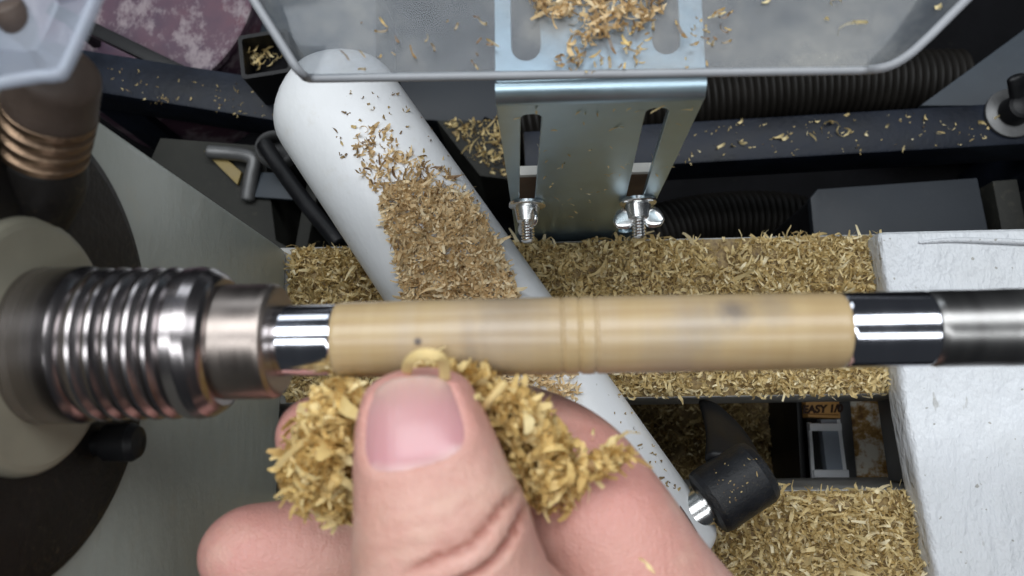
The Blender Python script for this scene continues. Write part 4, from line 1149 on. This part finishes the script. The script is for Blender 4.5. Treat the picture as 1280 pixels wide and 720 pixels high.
# on the hood
bv = bvh_of(scoop)
p1, n1s = drop_on(bv, in_poly([(664, -30), (720, -30), (716, 18), (690, 26), (668, 22)], 110), (0.3, 1.6))
p2, n2s = drop_on(bv, in_poly([(720, -30), (836, -30), (830, 14), (800, 34), (760, 40), (730, 66), (712, 66), (720, 20)], 230), (0.3, 1.6))
p3, n3s = drop_on(bv, in_poly([(680, 80), (780, 30), (820, 30), (800, 92), (690, 92)], 60), (0.1, 0.4))
p4, n4s = drop_on(bv, in_poly([(440, 20), (620, 20), (620, 90), (420, 90)], 22), (0.1, 0.3))
p6, n6s = drop_on(bv, in_poly([(845, 20), (920, 10), (900, 92), (850, 92)], 26), (0.1, 0.3))
p5, n5s = drop_on(bv, [(1067, 30), (958, 2), (1032, 26), (1043, 4), (1174, 10), (1064, 34)], (0.4, 0.8))
t = thing('shavings_litter', 'golden shavings and flecks scattered on the plastic hood', 'shavings', (20, YP+40, ZH+2)); t['kind'] = 'stuff'
adopt(t, shavings('shavings', p1+p2, 'chipstan', 0.8, 0.45, n1s+n2s, tone=(0.5, 0.22)), shavings('flecks', p3+p4+p6, 'chipsgold', 0.5, 0.8, n3s+n4s+n6s, tone=(0.2, 0.2)),
      shavings('large_shavings', p5, 'chips', 0.8, 0.5, n5s, tone=(0.85, 0.1)))
# on the rails, the ledge, the square tube, the bracket's front
bv = bvh_of(rail)
pp_ = [(1046, 150), (1036, 158), (1052, 166), (1060, 164), (1012, 170), (972, 172), (980, 174), (920, 180), (926, 176), (1082, 168), (1156, 148), (1228, 156), (1236, 152), (900, 184), (925, 152), (1108, 160), (1020, 152)]
p1, n1s = drop_on(bv, pp_, (0.6, 1.6))
p2, n2s = drop_on(bv, in_poly([(830, 162), (1240, 135), (1240, 180), (830, 205)], 90), (0.2, 0.5))
bv2 = bvh_of(rail2)
p3, n3s = drop_on(bv2, in_poly([(130, 80), (360, 110), (350, 150), (160, 130)], 70), (0.2, 0.5))
t = thing('shavings_litter', 'pale shavings scattered along the navy rail', 'shavings', (p1[0].x, p1[0].y, ZR)); t['kind'] = 'stuff'
adopt(t, shavings('large_shavings', p1, 'chips', 1.7, 0.55, n1s, tone=(0.6, 0.2)), shavings('flecks', p2, 'chips', 0.6, 0.7, n2s, tone=(0.55, 0.25)))
t = thing('shavings_litter', 'fine shaving flecks on the dark rail beside the headstock', 'shavings', (p3[0].x, p3[0].y, ZR)); t['kind'] = 'stuff'
adopt(t, shavings('flecks', p3, 'chips', 0.55, 0.7, n3s, tone=(0.35, 0.25)))
bv = bvh_of(ledge)
p1, n1s = drop_on(bv, in_poly([(555, 150), (632, 150), (636, 220), (605, 215), (575, 180)], 170), (0.2, 2.0))
t = thing('shavings_litter', 'shavings littering the dark ledge beside the bracket', 'shavings', (p1[0].x, p1[0].y, -150)); t['kind'] = 'stuff'
adopt(t, shavings('shavings', p1, 'chips', 1.3, 0.4, n1s, tone=(0.42, 0.25)))
bv = bvh_of(plug)
p1, n1s = drop_on(bv, in_poly([(310, 60), (345, 50), (356, 82), (318, 90)], 46), (0.5, 7.0))
t = thing('shavings_heap', 'few shavings lying inside the black square tube', 'shavings', (p1[0].x, p1[0].y, zs-13)); t['kind'] = 'stuff'
adopt(t, shavings('shavings', p1, 'chips', 1.25, 0.2, n1s, tone=(0.62, 0.2)))
bv = bvh_of(front)
p1, n1s = drop_on(bv, in_poly([(640, 135), (870, 130), (815, 280), (650, 285)], 75), (0.05, 0.25))
t = thing('shavings_litter', 'small flecks of wood clinging to the bracket front plate', 'shavings', (p1[0].x, p1[0].y, p1[0].z)); t['kind'] = 'stuff'
adopt(t, shavings('flecks', p1, 'chips', 0.42, 0.9, n1s, tone=(0.6, 0.2), curl=(0.3, 1.2)))
bv = bvh_of(sup)
p1, n1s = drop_on(bv, in_poly([(240, 200), (330, 200), (330, 290), (300, 280)], 25), (0.1, 0.4))
bv = bvh_of(hub)
p2, n2s = drop_on(bv, in_poly([(885, 585), (945, 570), (950, 600), (905, 640)], 30), (0.03, 0.2))
t = thing('shavings_litter', 'tiny wood flecks stuck on the black lever hub', 'shavings', (p2[0].x, p2[0].y, p2[0].z)); t['kind'] = 'stuff'
adopt(t, shavings('flecks', p2, 'chips', 0.26, 0.9, n2s, tone=(0.2, 0.2), curl=(0.3, 1.2), length=(0.8, 2.6), thinw=(0.6, 1.8)))

# pinched in the hand: loose clumps held between thumb and forefinger
def clump(specs):
    pos = []
    for (px, py, d, rx_, ry_, rd, ang, n) in specs:
        g = rng.normal(0, 1, (n, 3)); g /= np.linalg.norm(g, axis=1)[:, None]; g *= (rng.uniform(0.35, 1.0, n)**0.5)[:, None]
        ca, sa = math.cos(ang), math.sin(ang)
        for a, b, c in g:
            qx = a*rx_; qy = b*ry_
            k = 1 + 0.18*noise.noise(Vector((a*2.2, b*2.2, c*2.2 + px)))
            pos.append(PD(px + (qx*ca - qy*sa)*k, py + (qx*sa + qy*ca)*k, d + c*rd))
    return pos
hv = bvh_of(hand)
pos = clump([(412, 560, 121, 52, 66, 7, 0.25, 620), (395, 590, 123, 48, 52, 6, 0.2, 420), (425, 505, 121, 40, 34, 6, -0.5, 260), (425, 625, 124, 26, 34, 5, 0.0, 150),
             (640, 520, 119, 40, 36, 6, 0.3, 330), (670, 560, 121, 46, 60, 6, -0.5, 480), (690, 600, 122, 42, 40, 6, 0.2, 300), (745, 583, 119, 50, 14, 3, -0.45, 150),
             (560, 470, 118, 60, 16, 5, 0.1, 220), (620, 500, 116, 26, 16, 3, 0.2, 90)])
keep = []
for p in pos:
    co_, n_h, idx, dist = hv.find_nearest(p)
    inside = (p - co_).dot(n_h) < 0
    if not inside: keep.append(p)
hc = shavings('shavings', keep, 'chipsgold', 0.95, 0.0, tone=(0.64, 0.2), thinw=(0.8, 1.6), length=(1.8, 5.0), curl=(0.8, 4.0))
hc2 = shavings('thin_curls', keep[::11], 'chipsgold', 0.9, 0.0, tone=(0.75, 0.15), thinw=(0.4, 0.8), length=(4.0, 8.0), curl=(2.0, 5.5))
# a long curl standing on the thumb tip, and splinters beside it
def ribbon(name, pts, wdt, mat='chipsgold', tone=0.75):
    C = catmull([tuple(PD(*p)) for p in pts], 6); n_ = len(C)
    V, Fc = loft(C, np.full(n_, wdt), np.full(n_, 0.22), UPC, 8, 0.3, 0.3)
    o = mesh_obj(name, V, Fc, mat, None, 60)
    o.data.attributes.new('tone', 'FLOAT', 'POINT').data.foreach_set('value', np.full(len(V), tone, np.float32)); return o
rb1 = ribbon('long_curl', [(508, 466, 108), (512, 452, 105), (528, 443, 103.5), (548, 446, 103.5), (555, 456, 105), (556, 474, 107)], 0.75)
rb2 = ribbon('splinter', [(604, 510, 112), (616, 496, 110), (632, 478, 109)], 0.5)
rb3 = ribbon('splinter', [(582, 520, 110), (592, 500, 109), (600, 494, 110)], 0.4)
t = thing('shavings_clump', 'golden clump of shavings pinched between thumb and forefinger under the blank', 'shavings', PD(520, 560, 124)); t['kind'] = 'stuff'
adopt(t, hc, hc2, rb1, rb2, rb3)
p9, n9 = drop_on(hv, [(808, 706), (740, 545), (800, 562)], (0.1, 0.3))
sp = shavings('stray_shavings', p9, 'chipsgold', 0.6, 0.8, n9, tone=(0.8, 0.1)); adopt(t, sp)
